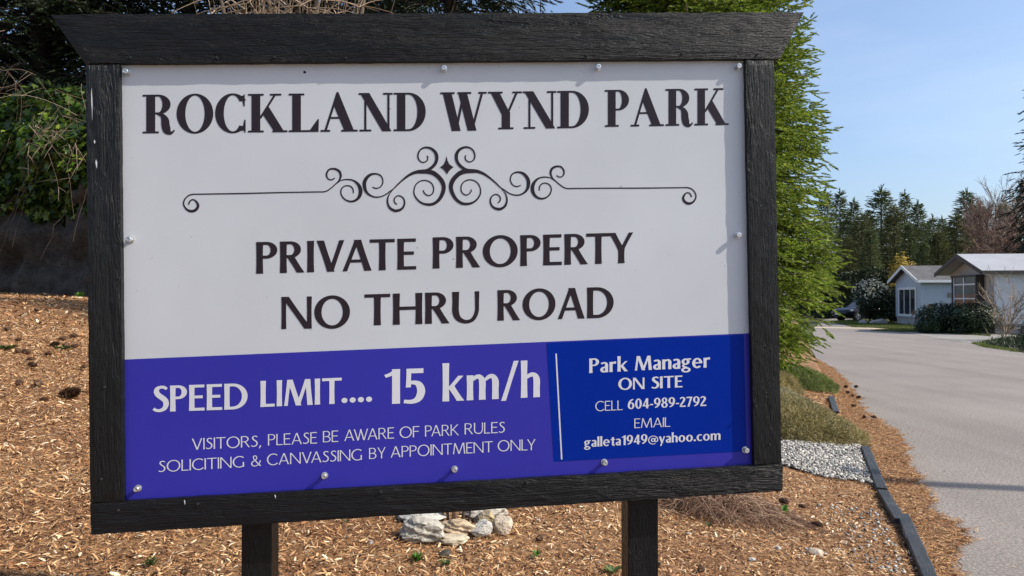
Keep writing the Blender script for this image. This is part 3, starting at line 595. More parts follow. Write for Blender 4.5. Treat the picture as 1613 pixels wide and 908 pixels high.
        w = .845
    elif ch == 'n': g.stem(S/2, S/2, S, 0, xh); g.rib([(S*.7,.54),(.26,.64),(.37,.625),(.51-S*.5,.50),(.51-S/2,.25),(.51-S/2,0)],[T*.7,T*1.05,S*.75,S*.98,S*.95,S]); w = .51
    elif ch == 'o': g.ell(.29, .345, .29, .36, S*.95, t*.95); w = .58
    elif ch == 'r': g.stem(S/2, S/2, S, 0, xh); g.rib([(S*.7,.54),(.24,.63),(.36,.635)],[T*.7,T*1.2,T*1.5]); w = .37
    elif ch == 't': g.stem(.10+S/2, .10+S/2, S, .12, .88); g.bar(0, .36, xh-t*.45, t*.9); g.rib([(.10+S/2,.16),(.10+S*.7,.05),(.25,.04),(.36,.06)],[S,S*.8,T*1.1,T*.8]); w = .36
    elif ch == 'y': g.stem(.28, S*.5, S, 0, xh); g.stem(.155, .52-T*.5, T*1.1, -.30, xh); w = .52
    elif ch == '@':
        g.ell(.42, .36, .42, .46, T*.75, T*.65, -20, 300); g.ell(.41, .36, .17, .21, T*.9, T*.7); g.rib([(.60,.56),(.56,.30),(.62,.17),(.72,.19),(.80,.30)],[T*.9,T*.9,T*.8,T*.7,T*.7]); w = .84
    else: w = .3
    return g, w

def bodoni(ch):
    """high-contrast roman capitals with flat hairline serifs"""
    g = Glyph(); S = .215; h = .050; se = .085
    def sstem(x, y0=0., y1=1., top=True, bot=True, w=S):
        g.quad((x,y0),(x+w,y0),(x+w,y1),(x,y1))
        if bot: g.bar(x-se, x+w+se, y0+h/2, h)
        if top: g.bar(x-se, x+w+se, y1-h/2, h)
    if ch in 'PR':
        sstem(se); x = se+S; g.ell(x+.07, .745 if ch == 'R' else .72, .30, .255 if ch == 'R' else .28, S*.92, h, -90, 90)
        lo = .49 if ch == 'R' else .44
        g.bar(se, x+.072, 1-h/2, h); g.bar(se, x+.072, lo+h/2, h); w = x+.37
        if ch == 'R':
            g.rib([(x+.05,.50),(x+.17,.455),(x+.235,.34),(x+.25,.20),(x+.285,.07),(x+.36,.005),(x+.43,.035),(x+.46,.085)],[.04,.11,.185,.20,.19,.10,.045,.03]); w = x+.47
    elif ch == 'O': g.ell(.445, .5, .445, .518, S*.98, h); w = .89
    elif ch == 'C':
        g.ell(.43, .5, .43, .518, S*.98, h, 40, 318); g.quad((.69,.68),(.725,.68),(.725,1.0),(.69,.97)); g.quad((.71,.0),(.745,.0),(.745,.33),(.71,.33))
        g.quad((.60,.955),(.66,.84),(.695,.68),(.71,.68),(.71,.95)); g.quad((.61,.045),(.72,.05),(.73,.33),(.715,.33),(.68,.17)); w = .76
    elif ch == 'K':
        sstem(se); g.stem(se+S-.005, .68, .06, .36, 1, 1); g.bar(.54, .82, 1-h/2, h); g.quad((.655,0),(.90,0),(.505,.67),(.365,.46)); g.bar(.60, .97, h/2, h); w = .96
    elif ch == 'L':
        sstem(se); g.bar(se, .74, h/2, h); g.quad((.52,h-.01),(.74,h-.01),(.748,.33),(.718,.33)); g.quad((.52,h-.01),(.718,.33),(.705,.33),(.63,.12)) if False else None; w = .745
    elif ch == 'A':
        g.stem(.115, .415, .06, 0, .98, 1); g.quad((.605,0),(.85,0),(.445,1.03),(.40,1.03),(.322,.70)); g.bar(.22, .60, .36, h); g.bar(0, .24, h/2, h); g.bar(.52, .93, h/2, h); w = .93
    elif ch == 'N':
        g.stem(.15, .15, .055, 0, 1, 1); g.bar(0, .30, h/2, h); g.stem(.695, .13, S*1.1, 0, 1, 1); g.bar(-.02, .16, 1-h/2, h); g.stem(.735, .735, .055, 0, 1, 1); g.bar(.60, .84, 1-h/2, h); w = .82
    elif ch == 'D':
        sstem(se, bot=True); x = se+S; g.ell(x+.08, .5, .44, .5, S*1.0, h, -90, 90); g.bar(se, x+.083, 1-h/2, h); g.bar(se, x+.083, h/2, h); w = x+.52
    elif ch == 'W':
        g.stem(.40, .165, S*1.04, -.02, 1, 1); g.stem(.40, .595, .06, 0, 1, 1); g.stem(.80, .555, S*1.04, -.02, 1, 1); g.stem(.80, 1.06, .06, 0, 1, 1)
        g.bar(0, .36, 1-h/2, h); g.bar(.43, .78, 1-h/2, h); g.bar(.96, 1.17, 1-h/2, h); w = 1.16
    elif ch == 'Y':
        sstem(.345, 0, .46, top=False); g.stem(.455, .165, S*1.05, .40, 1, 1); g.stem(.50, .74, .06, .42, 1, 1); g.bar(0, .37, 1-h/2, h); g.bar(.62, .86, 1-h/2, h); w = .86
    return g, w

class Decal:
    """flat vinyl cut-outs lying on the panel (local x right, z up, millimetres in)"""
    lift = [0]
    def __init__(s, y): s.y = y; s.V = []; s.F = []; s.k = 0
    def poly(s, pts):
        b = len(s.V); y = s.y - s.k*2e-5
        s.V += [(x*.001, y, z*.001) for x, z in pts]
        a = sum(pts[i][0]*pts[(i+1) % len(pts)][1]-pts[(i+1) % len(pts)][0]*pts[i][1] for i in range(len(pts)))
        idx = tuple(range(b, b+len(pts))); s.F.append(idx if a > 0 else idx[::-1])
    def strokes(s, groups, f):
        for k, st in enumerate(groups):
            s.k = k % 12
            for q in st: s.poly([f(*p) for p in q])
    def build(s, name, mat, parent): return mesh(name, s.V, s.F, mat, parent)

def set_word(dec, style, txt, bl, tl, br, tr):
    if style == 'bodoni': gs = [bodoni(c) for c in txt]; sp = .045
    elif style == 'bold': gs = [optima(c, .178, .108) for c in txt]; sp = .075
    else: gs = [optima(c, .092, .075) for c in txt]; sp = .085
    if txt == '....': sp = .075
    kx = 1.0 if style == 'bodoni' or txt == '....' else 1.2
    KERN = {'VA', 'AV', 'AT', 'TA', 'TY', 'PA', 'LY', 'AW', 'WA', 'RY', 'RT', 'AY', 'FA', 'P.'}
    gaps = [sp - (.13 if style != 'bodoni' and txt[i:i+2] in KERN else 0) for i in range(len(txt)-1)] + [0]
    tot = sum(w*kx for _, w in gs) + sum(gaps)
    x = 0
    for (g, w), gap in zip(gs, gaps):
        def f(px, py, x0=x):
            u = (x0+px*kx)/tot
            bx = bl[0]+(br[0]-bl[0])*u; bz = bl[1]+(br[1]-bl[1])*u
            tx = tl[0]+(tr[0]-tl[0])*u; tz = tl[1]+(tr[1]-tl[1])*u
            return (bx+(tx-bx)*py, bz+(tz-bz)*py)
        dec.strokes(g.p, f); x += w*kx+gap

# ------------------------------------------------------------------ the sign
sign = empty('park_sign')
sm = Matrix(SIGN_M).to_4x4(); sm.translation = Vector(SIGN_O); sign.matrix_world = sm
tag(sign, 'big black-framed park entrance sign with white and violet-blue panel on two posts', 'sign')

def board(name, q, mat, along, y0=0., y1=.060, seed=0):
    """a sawn board with four traced corners, slightly uneven edges"""
    TL, TR, BR, BL = [Vector((a*.001, b_*.001)) for a, b_ in q]
    nu, nv = (90, 6) if along == 'x' else (6, 70)
    V, F = [], []
    def jit(u, v, s_): 
        n = mnoise.noise(Vector((u*26+seed*7.3, v*26, s_*5.1)))*.0011 + mnoise.noise(Vector((u*90+seed, v*90, s_*3.7)))*.0006
        return n
    def P(u, v):
        t = TL.lerp(TR, u); b_ = BL.lerp(BR, u); return t.lerp(b_, v)
    for side, y in ((0, y0), (1, y1)):
        for j in range(nv+1):
            for i in range(nu+1):
                u, v = i/nu, j/nv; p = P(u, v)
                ed = (i in (0, nu)) or (j in (0, nv))
                du = jit(u*2, v, side+.3); dv = jit(u*2, v, side+9.1)
                yy = y + (jit(u*2, v, 4.4)*.9 if side == 0 else 0) + (.0016 if (ed and side == 0) else 0)
                V.append((p.x + (du if i in (0, nu) else 0), yy, p.y + (dv if j in (0, nv) else 0)))
    n1 = (nu+1)*(nv+1); id_ = lambda s_, i, j: s_*n1 + j*(nu+1)+i
    for j in range(nv):
        for i in range(nu):
            F.append((id_(0,i,j), id_(0,i,j+1), id_(0,i+1,j+1), id_(0,i+1,j)))
            F.append((id_(1,i,j), id_(1,i+1,j), id_(1,i+1,j+1), id_(1,i,j+1)))
    for i in range(nu):
        F.append((id_(0,i,0), id_(0,i+1,0), id_(1,i+1,0), id_(1,i,0)))
        F.append((id_(0,i+1,nv), id_(0,i,nv), id_(1,i,nv), id_(1,i+1,nv)))
    for j in range(nv):
        F.append((id_(0,0,j+1), id_(0,0,j), id_(1,0,j), id_(1,0,j+1)))
        F.append((id_(0,nu,j), id_(0,nu,j+1), id_(1,nu,j+1), id_(1,nu,j)))
    return mesh(name, V, F, mat, sign)
PD = .0205                                   # depth of the panel behind the frame's front
board('top_rail', BOARDS['top'], M['wood_x'], 'x', -.002, .045, 1)
board('bottom_rail', BOARDS['bottom'], M['wood_x'], 'x', 0, .045, 2)
board('side_board', BOARDS['left'], M['wood_z'], 'z', 0, .045, 3)
board('side_board', BOARDS['right'], M['wood_z'], 'z', 0, .045, 4)
x0, x1, zt, zb = -.935, .935, .70, -.575
def on_panel(name, poly, dy, mat, parent, thick=None):
    mb = MB()
    if thick: mb.prism([(x*.001, PD+dy, z*.001) for x, z in poly], (0, thick, 0)); return mb.build(name, mat, parent)
    return mesh(name, [(x*.001, PD+dy, z*.001) for x, z in poly], [tuple(range(len(poly)))], mat, parent)
panel = on_panel('panel', [(-905, 700), (-905, -572), (905, -572), (905, 700)], 0, M['white_panel'], sign, .006)
(bx0, bz0), (bx1, bz1) = BAND_TOP
sl_ = (bz1-bz0)/(bx1-bx0)
band = on_panel('blue_band', [(-904, bz0+sl_*(-904-bx0)), (-904, -571), (904, -571), (904, bz0+sl_*(904-bx0))], -.0004, M['band'], panel)
stick = on_panel('contact_panel', [STICKER[0], STICKER[3], STICKER[2], STICKER[1]], -.0010, M['sticker'], panel, .0004)
r0, r1 = RULE
rule = on_panel('white_rule', [(r0[0]-2, r0[1]), (r1[0]-2, r1[1]), (r1[0]+2, r1[1]), (r0[0]+2, r0[1])], -.0014, M['letter'], stick)
# wording, one mesh per printed block
def block(name, mat, parent, dy, keep):
    for t in TEXT:
        if keep(t):
            d = Decal(PD+dy); set_word(d, t[0], *t[2:]); d.build(name, mat, parent)
CP = {'Park', 'Manager', 'ON', 'SITE', 'CELL', '604-989-2792', 'EMAIL', 'galleta1949@yahoo.com'}
ink = [t for t in TEXT if t[1] == 'ink']
block('park_name_lettering', M['ink'], panel, -.0006, lambda t: t[1] == 'ink' and t[0] == 'bodoni')
block('private_property_lettering', M['ink'], panel, -.0006, lambda t: t[1] == 'ink' and t[2] in ('PRIVATE', 'PROPERTY'))
block('no_thru_road_lettering', M['ink'], panel, -.0006, lambda t: t[1] == 'ink' and t[2] in ('NO', 'THRU', 'ROAD'))
block('speed_limit_lettering', M['letter'], panel, -.0010, lambda t: t[1] == 'white' and t[0] == 'bold' and t[2] not in CP)
block('visitor_notice_lettering', M['letter'], panel, -.0010, lambda t: t[1] == 'white' and t[0] == 'light' and t[2] not in CP)
block('contact_lettering', M['letter'], stick, -.0016, lambda t: t[2] in CP)
# scroll ornament: traced left half, mirrored about its own centre line
orn = Decal(PD-.0006)
(ax0, az0), (ax1, az1) = AXIS
ang = math.atan2(ax1-ax0, az0-az1)
mid = Vector((ax0, az0)); adir = Vector((ax0-ax1, az0-az1)).normalized()
def mirror(x, z):
    v = Vector((x, z))-mid; c = adir*v.dot(adir); p = mid+c-(v-c); return (p.x, p.y)
for k, (pts, ws) in enumerate(SCROLLS):
    orn.k = k*2; st = ribbon(pts, ws, 5)
    for q in st: orn.poly(q)
    orn.k = k*2+1
    for q in st: orn.poly([mirror(*p) for p in q])
orn.k = 12; orn.poly(DIAMOND)
orn.build('scroll_ornament', M['ink'], panel)
# bolts stand a little proud of the panel
def bolt(x, z):
    b = bmesh.new()
    def ring(r, y, n=14): return [b.verts.new((x*.001+r*math.cos(2*math.pi*k/n), PD-y, z*.001+r*math.sin(2*math.pi*k/n))) for k in range(n)]
    prof = [(.0095, 0), (.0095, .0018), (.0055, .0022), (.0055, .011), (.0074, .0115), (.0076, .0165), (.0066, .0182), (.0036, .0184), (.0030, .0168)]
    rs = [ring(r, y) for r, y in prof]
    for a, c in zip(rs, rs[1:]):
        for k in range(14): b.faces.new((a[k], a[(k+1) % 14], c[(k+1) % 14], c[k]))
    b.faces.new(rs[-1])
    bmesh.ops.recalc_face_normals(b, faces=b.faces)
    me = bpy.data.meshes.new('bolt'); b.to_mesh(me); b.free()
    link('bolt', me, M['steel'], sign)
for x, z in BOLTS: bolt(x, z)
d = Decal(PD-.0006); d.poly([(HOLE[0]+4.2*math.cos(a*.7), HOLE[1]+3.8*math.sin(a*.7)) for a in range(9)]); d.build('bolt_hole', M['ink'], panel)
# flaked paint on the left board and nail heads in the rails
for pts in SCRAPES:
    d = Decal(-.0032); st = ribbon([p[:2] for p in pts], [p[2] for p in pts], 4)
    for q in st: d.poly(q)
    d.build('paint_flake', M['letter'], sign)
for x, z in NAILS:
    mb = MB(); mb.tube([(x*.001, .002, z*.001), (x*.001, -.0042, z*.001)], .0030, 9); mb.build('nail_head', M['tyre'], sign)
# posts: plumb square timbers set in the bank behind the frame
inv = sm.inverted()
def post(name, a, b_, zbot):
    wa = sm @ Vector((a[0], .047, a[2])); wb = sm @ Vector((b_[0], .047, b_[2]))
    back = (sm.to_3x3() @ Vector((0, 1, 0))); back.z = 0; back = back.normalized()*.089
    mb = MB()
    base = [wa, wb, wb+back, wa+back]
    lo = [Vector((p.x, p.y, zbot)) for p in base]; hi = [Vector((p.x, p.y, 2.15)) for p in base]
    mb.add([inv @ p for p in lo+hi], [(0,3,2,1),(4,5,6,7),(0,1,5,4),(1,2,6,5),(2,3,7,6),(3,0,4,7)])
    return mb.build(name, M['post'], sign, bevel=.003)
post('post', POSTS[0][0], POSTS[0][1], .1); post('post', POSTS[1][0], POSTS[1][1], -.1)
st = Vector(POSTS[0][0]); 
wa = sm @ Vector((st.x-.022, .10, st.z))
mb = MB(); mb.box(-.008, .058, 0, .04, 0, .62)
br = mb.build('post_stub', M['post'], None, bevel=.003)
br.parent = sign
br.matrix_local = inv @ (Matrix.Translation((wa.x, wa.y+.03, .10)))

# ------------------------------------------------------------------ the ground
def xt(y): return 2.183 + .37*(y-3.857)
def hf(x, y):
    d = xt(y)-x
    if d < 0: return 0.0
    return .03 + .155*min(d, 9.5) + (.03*(d-9.5) if d > 9.5 else 0)
def hfv(x, y):
    d = np.maximum(xt(y)-x, 0)
    return np.where(d > 0, .03 + .155*np.minimum(d, 9.5) + .03*np.maximum(d-9.5, 0), 0)
def rough(x, y): return .016*mnoise.noise(Vector((x*1.3, y*1.3, 0))) + .008*mnoise.noise(Vector((x*5, y*5, 3)))

def ground_sheet(name, poly, z, mat, kind='structure'):
    o = mesh(name, [(x, y, z) for x, y in poly], [tuple(range(len(poly)))], mat)
    tag(o, kind=kind)
    return o
S_ = 2500.
ground = ground_sheet('ground', [(-S_, -S_), (S_, -S_), (S_, S_), (-S_, S_)], -.02, M['turf_soil'])
road = ground_sheet('road', [(xt(-12)-.1, -12), (60, -12), (60, 12), (26, 19), (15.4, 20.1), (14.6, 21.1), (15.2, 23), (16.1, 25.5), (17.4, 32.5), (18.2, 36), (19.2, 41), (20.6, 47), (24, 52.8),
                             (30, 60), (27, 60.5), (21.5, 51.6), (14.7, 36.1), (9.6, 23.9), (xt(15)+.05, 15), (xt(4)-.05, 4)], 0.0, M['asphalt'])
drive = ground_sheet('driveway', DRIVE, .004, M['concrete'])
strip = ground_sheet('gutter', STRIP, .008, M['gutter'])
# the mulch bank climbs away from the road edge
ds = np.concatenate([[0], np.linspace(.03, 10, 120), np.linspace(10.5, 34, 40)])
ys = np.concatenate([np.linspace(-6, 1.5, 40), np.linspace(1.6, 12, 130), np.linspace(12.4, 30, 60), np.linspace(31, 75, 40)])
V, F = [], []
for y in ys:
    for d in ds:
        x = xt(y)-d; z = hf(x, y) + (rough(x, y) if d > 0 else 0) if d > 0 else -.05
        V.append((x, y, z))
nd_ = len(ds)
for j in range(len(ys)-1):
    for i in range(nd_-1):
        a = j*nd_+i; F.append((a, a+nd_, a+nd_+1, a+1))
bank = mesh('mulch_bank', V, F, M['mulch'], None, True); tag(bank, kind='structure')
# needle litter spilled over the road edge: thin crust, ragged outline
def densify(P, n=8, amp=.11):
    out = []
    for a, b_ in zip(P, P[1:]):
        for k in range(n):
            t = k/n; x = a[0]+(b_[0]-a[0])*t; y = a[1]+(b_[1]-a[1])*t
            out.append((x+amp*mnoise.noise(Vector((x*4, y*4, 1))) + amp*.6*mnoise.noise(Vector((x*13, y*13, 5))), y))
    out.append(P[-1]); return out
edge = densify([(1.9, 2.2)] + list(SPILL)[1:])
Vl = []
for x, y in edge: Vl += [(min(xt(y)+.0, x-.02), y, .012), (x-.10 if x-.10 > xt(y) else xt(y)+.01, y, .011), (x, y, .003)]
Fl = []
for i in range(len(edge)-1):
    a = i*3; Fl += [(a, a+1, a+4, a+3), (a+1, a+2, a+5, a+4)]
litter = mesh('needle_litter', Vl, Fl, M['mulch']); tag(litter, kind='structure')

# ------------------------------------------------------------------ loose stuff on the bank
def orient(N, nrm_tilt=.35):
    """random frames lying roughly flat: returns X, Y, Z arrays"""
    a = rng.uniform(0, 2*np.pi, N)
    Z = np.stack([rng.normal(0, nrm_tilt, N), rng.normal(0, nrm_tilt, N), np.ones(N)], 1); Z /= np.linalg.norm(Z, axis=1)[:, None]
    X = np.stack([np.cos(a), np.sin(a), np.zeros(N)], 1); X -= Z*np.sum(X*Z, 1)[:, None]; X /= np.linalg.norm(X, axis=1)[:, None]
    return X, np.cross(Z, X), Z
def place(T, pos, X, Y, Z, sx, sy=None, sz=None):
    sy = sx if sy is None else sy; sz = sx if sz is None else sz
    T = np.asarray(T)
    return (pos[:, None, :] + (T[None, :, 0, None]*(sx[:, None]*X)[:, None, :]) + (T[None, :, 1, None]*(sy[:, None]*Y)[:, None, :])
            + (T[None, :, 2, None]*(sz[:, None]*Z)[:, None, :])).reshape(-1, 3)
def rep_faces(F, k, N): return (np.asarray(F)[None] + (np.arange(N)*k)[:, None, None]).reshape(-1, np.asarray(F).shape[1])
# a curled splinter: three-sided sliver with two segments
CHIP = np.array([(-1, -.5, 0), (0, -.9, .25), (1, -.35, .05), (-1, .45, .05), (0, .8, .35), (1, .4, -.05), (-.9, 0, .5), (0, 0, .85), (.9, 0, .45)])
CHIPF = [(0,1,7,6), (1,2,8,7), (6,7,4,3), (7,8,5,4)]
def in_view(x, y): return (np.abs(x)/np.maximum(y, .1) < .78)
def scatter_chips(N, ylo, yhi, dlo, dhi, lmin, lmax, name, mat, keep=None, lift=.0):
    y = ylo + (yhi-ylo)*rng.random(N)**1.25; d = rng.uniform(dlo, dhi, N); x = xt(y)-d
    ok = in_view(x, y)
    if keep is not None: ok &= keep(x, y)
    x, y = x[ok], y[ok]; n = len(x)
    z = hfv(x, y) + .004 + lift*rng.random(n) + np.array([rough(a, b_) for a, b_ in zip(x, y)])
    X, Y, Z = orient(n, .5)
    L = (lmin + (lmax-lmin)*rng.random(n)**2.8)/2; W_ = L*rng.uniform(.10, .42, n); H_ = np.minimum(L*.25, .005)
    Vv = place(CHIP, np.stack([x, y, z], 1), X, Y, Z, L, W_, H_)
    o = npmesh(name, Vv, rep_faces(CHIPF, 9, n), mat); tag(o, kind='stuff'); return o
def not_gravel(x, y): return ~((x > 2.0) & (x < 3.6) & (y > 6.0) & (y < 8.2) & (x < 2.2+(y-5.4)*.75))
scatter_chips(330000, 2.3, 7.5, .0, 9.0, .007, .042, 'wood_chips', M['chips'], not_gravel, .012)
scatter_chips(45000, 7.0, 14.5, .0, 14.0, .03, .09, 'wood_chips', M['chips'], not_gravel, .012)
# long needles among the chips
NEED = np.array([(-1, -.5, 0), (1, -.5, 0), (1, .5, .3), (-1, .5, .3)]); NEEDF = [(0,1,2,3)]
def scatter_needles(N, fx, fy, fz, lmin, lmax, name, mat):
    n = len(fx); X, Y, Z = orient(n, .2); L = rng.uniform(lmin, lmax, n)/2
    Vv = place(NEED, np.stack([fx, fy, fz], 1), X, Y, Z, L, np.full(n, .0011), np.full(n, .002))
    o = npmesh(name, Vv, rep_faces(NEEDF, 4, n), mat); tag(o, kind='stuff'); return o
y = 2.3+9*rng.random(70000)**1.2; x = xt(y)-rng.uniform(0, 11, 70000); ok = in_view(x, y) & not_gravel(x, y); x, y = x[ok], y[ok]
scatter_needles(0, x, y, hfv(x, y)+.012, .04, .10, 'fallen_needles', M['needles'])
# spill over the road edge
ex = np.array([p[0] for p in edge]); ey = np.array([p[1] for p in edge])
N = 42000; y = 2.6+16*rng.random(N)**1.5; lim = np.interp(y, ey, ex); t = rng.random(N)
x = xt(y)-.05 + (lim-xt(y)+.05)*t + np.abs(rng.normal(0, .035, N))*(t > .8)
n = N; X, Y, Z = orient(n, .25); L = (.012+.05*rng.random(n)**2)/2
Vv = place(CHIP, np.stack([x, y, np.full(n, .014)], 1), X, Y, Z, L, L*rng.uniform(.08, .22, n), np.minimum(L*.25, .004))
tag(npmesh('edge_litter', Vv, rep_faces(CHIPF, 9, n), M['needles']), kind='stuff')
# stray bits on the asphalt
N = 500; y = 3+14*rng.random(N); lim = np.interp(y, ey, ex); x = lim+np.abs(rng.normal(0, .25, N)); X, Y, Z = orient(N, .2); L = (.01+.03*rng.random(N)**2)/2
tag(npmesh('stray_needles', place(CHIP, np.stack([x, y, np.full(N, .006)], 1), X, Y, Z, L, L*.15, L*.15), rep_faces(CHIPF, 9, N), M['needles']), kind='stuff')

# pale gravel bed
def ico(sub=1):
    b = bmesh.new(); bmesh.ops.create_icosphere(b, subdivisions=sub, radius=1.0)
    v = np.array([p.co[:] for p in b.verts]); f = [[q.index for q in fc.verts] for fc in b.faces]; b.free(); return v, f
IV, IF = ico(1); 
from mathutils.geometry import intersect_point_tri_2d
def inside(px, py, poly):
    c = np.zeros(len(px), bool); j = len(poly)-1
    for i in range(len(poly)):
        xi, yi = poly[i]; xj, yj = poly[j]
        c ^= ((yi > py) != (yj > py)) & (px < (xj-xi)*(py-yi)/(yj-yi+1e-12)+xi); j = i
    return c
gx = np.array(GRAVEL); N = 15000
x = rng.uniform(gx[:, 0].min()-.1, gx[:, 0].max()+.1, N); y = rng.uniform(gx[:, 1].min(), gx[:, 1].max(), N)
ok = inside(x + .05*np.sin(y*17), y + .05*np.sin(x*13), [tuple(p) for p in GRAVEL]); x, y = x[ok], y[ok]; n = len(x)
X, Y, Z = orient(n, .4); s = rng.uniform(.010, .026, n)*.62
IVn = IV*(1+.16*np.array([mnoise.noise(Vector(p)*2) for p in IV]))[:, None]
tag(npmesh('gravel', place(IVn, np.stack([x, y, hfv(x, y)+.012+.014*rng.random(n)], 1), X, Y, Z, s*1.35, s, s*.7), rep_faces(IF, len(IV), n), M['pebble'], None, True), kind='stuff')
# a thin drift of the same pebbles in the chips by the timber edge
N = 170; y = 4.0+1.2*rng.random(N); x = xt(y)-.10-np.abs(rng.normal(.08, .22, N)); X, Y, Z = orient(N, .4); s = rng.uniform(.009, .020, N)*.6
tag(npmesh('scattered_pebbles', place(IVn, np.stack([x, y, hfv(x, y)+.014], 1), X, Y, Z, s*1.4, s, s*.7), rep_faces(IF, len(IV), N), M['pebble'], None, True), kind='stuff')

# ------------------------------------------------------------------ edging timbers
TL_ = ['weathered charcoal edging timber, the short far piece beyond the brown heather mound',
       'weathered charcoal edging timber beside the pale gravel bed',
       'short split charcoal edging timber half buried in wood chips past the gravel',
       'nearest charcoal edging timber, knotted and cracked, running out of the bottom of the view']
for (a, b_), lab in zip(TIMBERS, TL_):
    a = Vector((a[0], a[1], 0)); b_ = Vector((b_[0], b_[1], 0)); L = (b_-a).length; ang = math.atan2(b_.y-a.y, b_.x-a.x)
    mb = MB(); n = 24; w = .047
    for i in range(n):
        pass
    V = []; F = []
    for i in range(n+1):
        x = L*i/n; j = lambda k: mnoise.noise(Vector((x*9, k*3.1, len(lab))))*.006
        V += [(x, -w+j(1), -.02), (x, w+j(2), -.02), (x, w-.006+j(3), .08+j(4)*.9-.005), (x, w-.014, .083+j(5)*.7), (x, -w+.014, .083+j(6)*.7), (x, -w+.006+j(7), .08+j(8)*.9-.005)]
    for i in range(n):
        for k in range(6):
            F.append((i*6+k, i*6+(k+1) % 6, (i+1)*6+(k+1) % 6, (i+1)*6+k))
    F += [tuple(range(5, -1, -1)), tuple(n*6+k for k in range(6))]
    o = mesh('edging_timber', V, F, M['timber']); o.location = (a.x, a.y, 0); o.rotation_euler = (0, 0, ang)
    bm = bmesh.new(); bm.from_mesh(o.data); bmesh.ops.recalc_face_normals(bm, faces=bm.faces); bm.to_mesh(o.data); bm.free()
    tag(o, lab, 'edging timber')

# ------------------------------------------------------------------ rocks
def rock(name, loc, sx, sy, sz, mat, seed, rz=0., sub=4, amp=.28, strata=0.):
    b = bmesh.new(); bmesh.ops.create_icosphere(b, subdivisions=sub, radius=1.0)
    gr = random.Random(seed); planes = []
    for k in range(13):
        nn = Vector((gr.gauss(0, 1), gr.gauss(0, 1), gr.gauss(0, 1))).normalized(); planes.append((nn, gr.uniform(.62, .95)))
    for v in b.verts:
        p = v.co.copy(); q = p*1.3+Vector((seed*3.7, seed*1.9, 0))
        c = 0
        for nn, dd in planes:
            k = p.dot(nn)
            if k > dd: c = min(c, (dd/k-1)*min(1, amp/.22))
        n = amp*.25*mnoise.noise(q)+amp*.22*mnoise.noise(q*3.1)+amp*.16*mnoise.noise(q*8)
        if strata: n += strata*math.sin((p.z*1.2+p.x*.6)*9+2*mnoise.noise(q))
        v.co = p*(1+n+c)
        if v.co.z < -.55: v.co.z = -.55
    for v in b.verts: v.co = Vector((v.co.x*sx, v.co.y*sy, v.co.z*sz))
    me = bpy.data.meshes.new(name); b.to_mesh(me); b.free()
    o = link(name, me, mat); o.location = loc; o.rotation_euler = (0, 0, rz); return o
RM = [rock_mat('grey_streaked_rock', (.24,.22,.19), (.44,.41,.35), (.05,.05,.05), 7), rock_mat('grey_slab_rock', (.30,.29,.27), (.52,.50,.45), (.08,.08,.075), 9),
      rock_mat('tan_rock', (.33,.24,.15), (.55,.43,.29), (.14,.09,.05), 8), rock_mat('speckled_pale_rock', (.31,.295,.265), (.50,.475,.42), (.22,.21,.2), 20),
      rock_mat('cream_rock', (.34,.27,.19), (.53,.45,.35), None, 10), rock_mat('ochre_grey_rock', (.20,.18,.15), (.48,.36,.18), (.07,.065,.06), 8),
      rock_mat('white_grey_rock', (.30,.275,.23), (.48,.44,.37), (.25,.23,.2), 6), rock_mat('flat_sandy_rock', (.34,.28,.19), (.52,.45,.33), (.2,.15,.1), 10)]
RL = ['jagged pale rock with black streaks, leftmost in the rock ring', 'low grey slab lying behind the black-streaked rock in the ring', 'tan layered rock at the front centre of the rock ring',
      'rounded speckled whitish rock beside the tan layered rock', 'cream blocky rock, rightmost in the rock ring', 'ochre and grey stained rock tucked behind the speckled whitish rock',
      'largest whitish rock at the back of the rock ring under the sign', 'flat sandy stone lying in front of the rock ring']
for i, (rx, ry, rz_, w, h) in enumerate(ROCKS):
    o = rock('ring_rock', (rx, ry+.03, rz_+h*.36), w*.55, max(w*.40, .05), h*.58, RM[i], i+1, [.1,-.1,.05,.3,.6,.2,0,.1][i], 4, [.34,.26,.30,.26,.32,.28,.26,.26][i], [.05,.04,.05,0,0,.02,.02,.03][i])
    tag(o, RL[i], 'rock', 'ring of rocks round the pruned shrub')
SM = [RM[4], RM[1], RM[1], RM[3], RM[4], RM[1], RM[1], RM[1], RM[3]]
SLb = ['smooth cream stone lying in the chips near the road timber', 'broken black and blue-grey stone in front of the rock ring', 'small bluish stone just below the dry twig clump',
       'pale flake of stone left of the rock ring', 'small buff stone in the chips right of the right post', 'small bluish-grey stone in the chips below the twig clump', 'tiny pale stone right of the rock ring under the rail',
       'small grey stone among pebbles near the road timber', 'small whitish stone touching the smooth cream stone']
for i, (x, y_, z, w) in enumerate(STONES):
    mt = SM[i] if i != 1 else M['dark_rock']
    tag(rock('loose_stone', (x, y_, z+w*.18), w*.5, w*.34, w*.3, mt, 20+i, i*.7, 3, .2), SLb[i], 'stone')

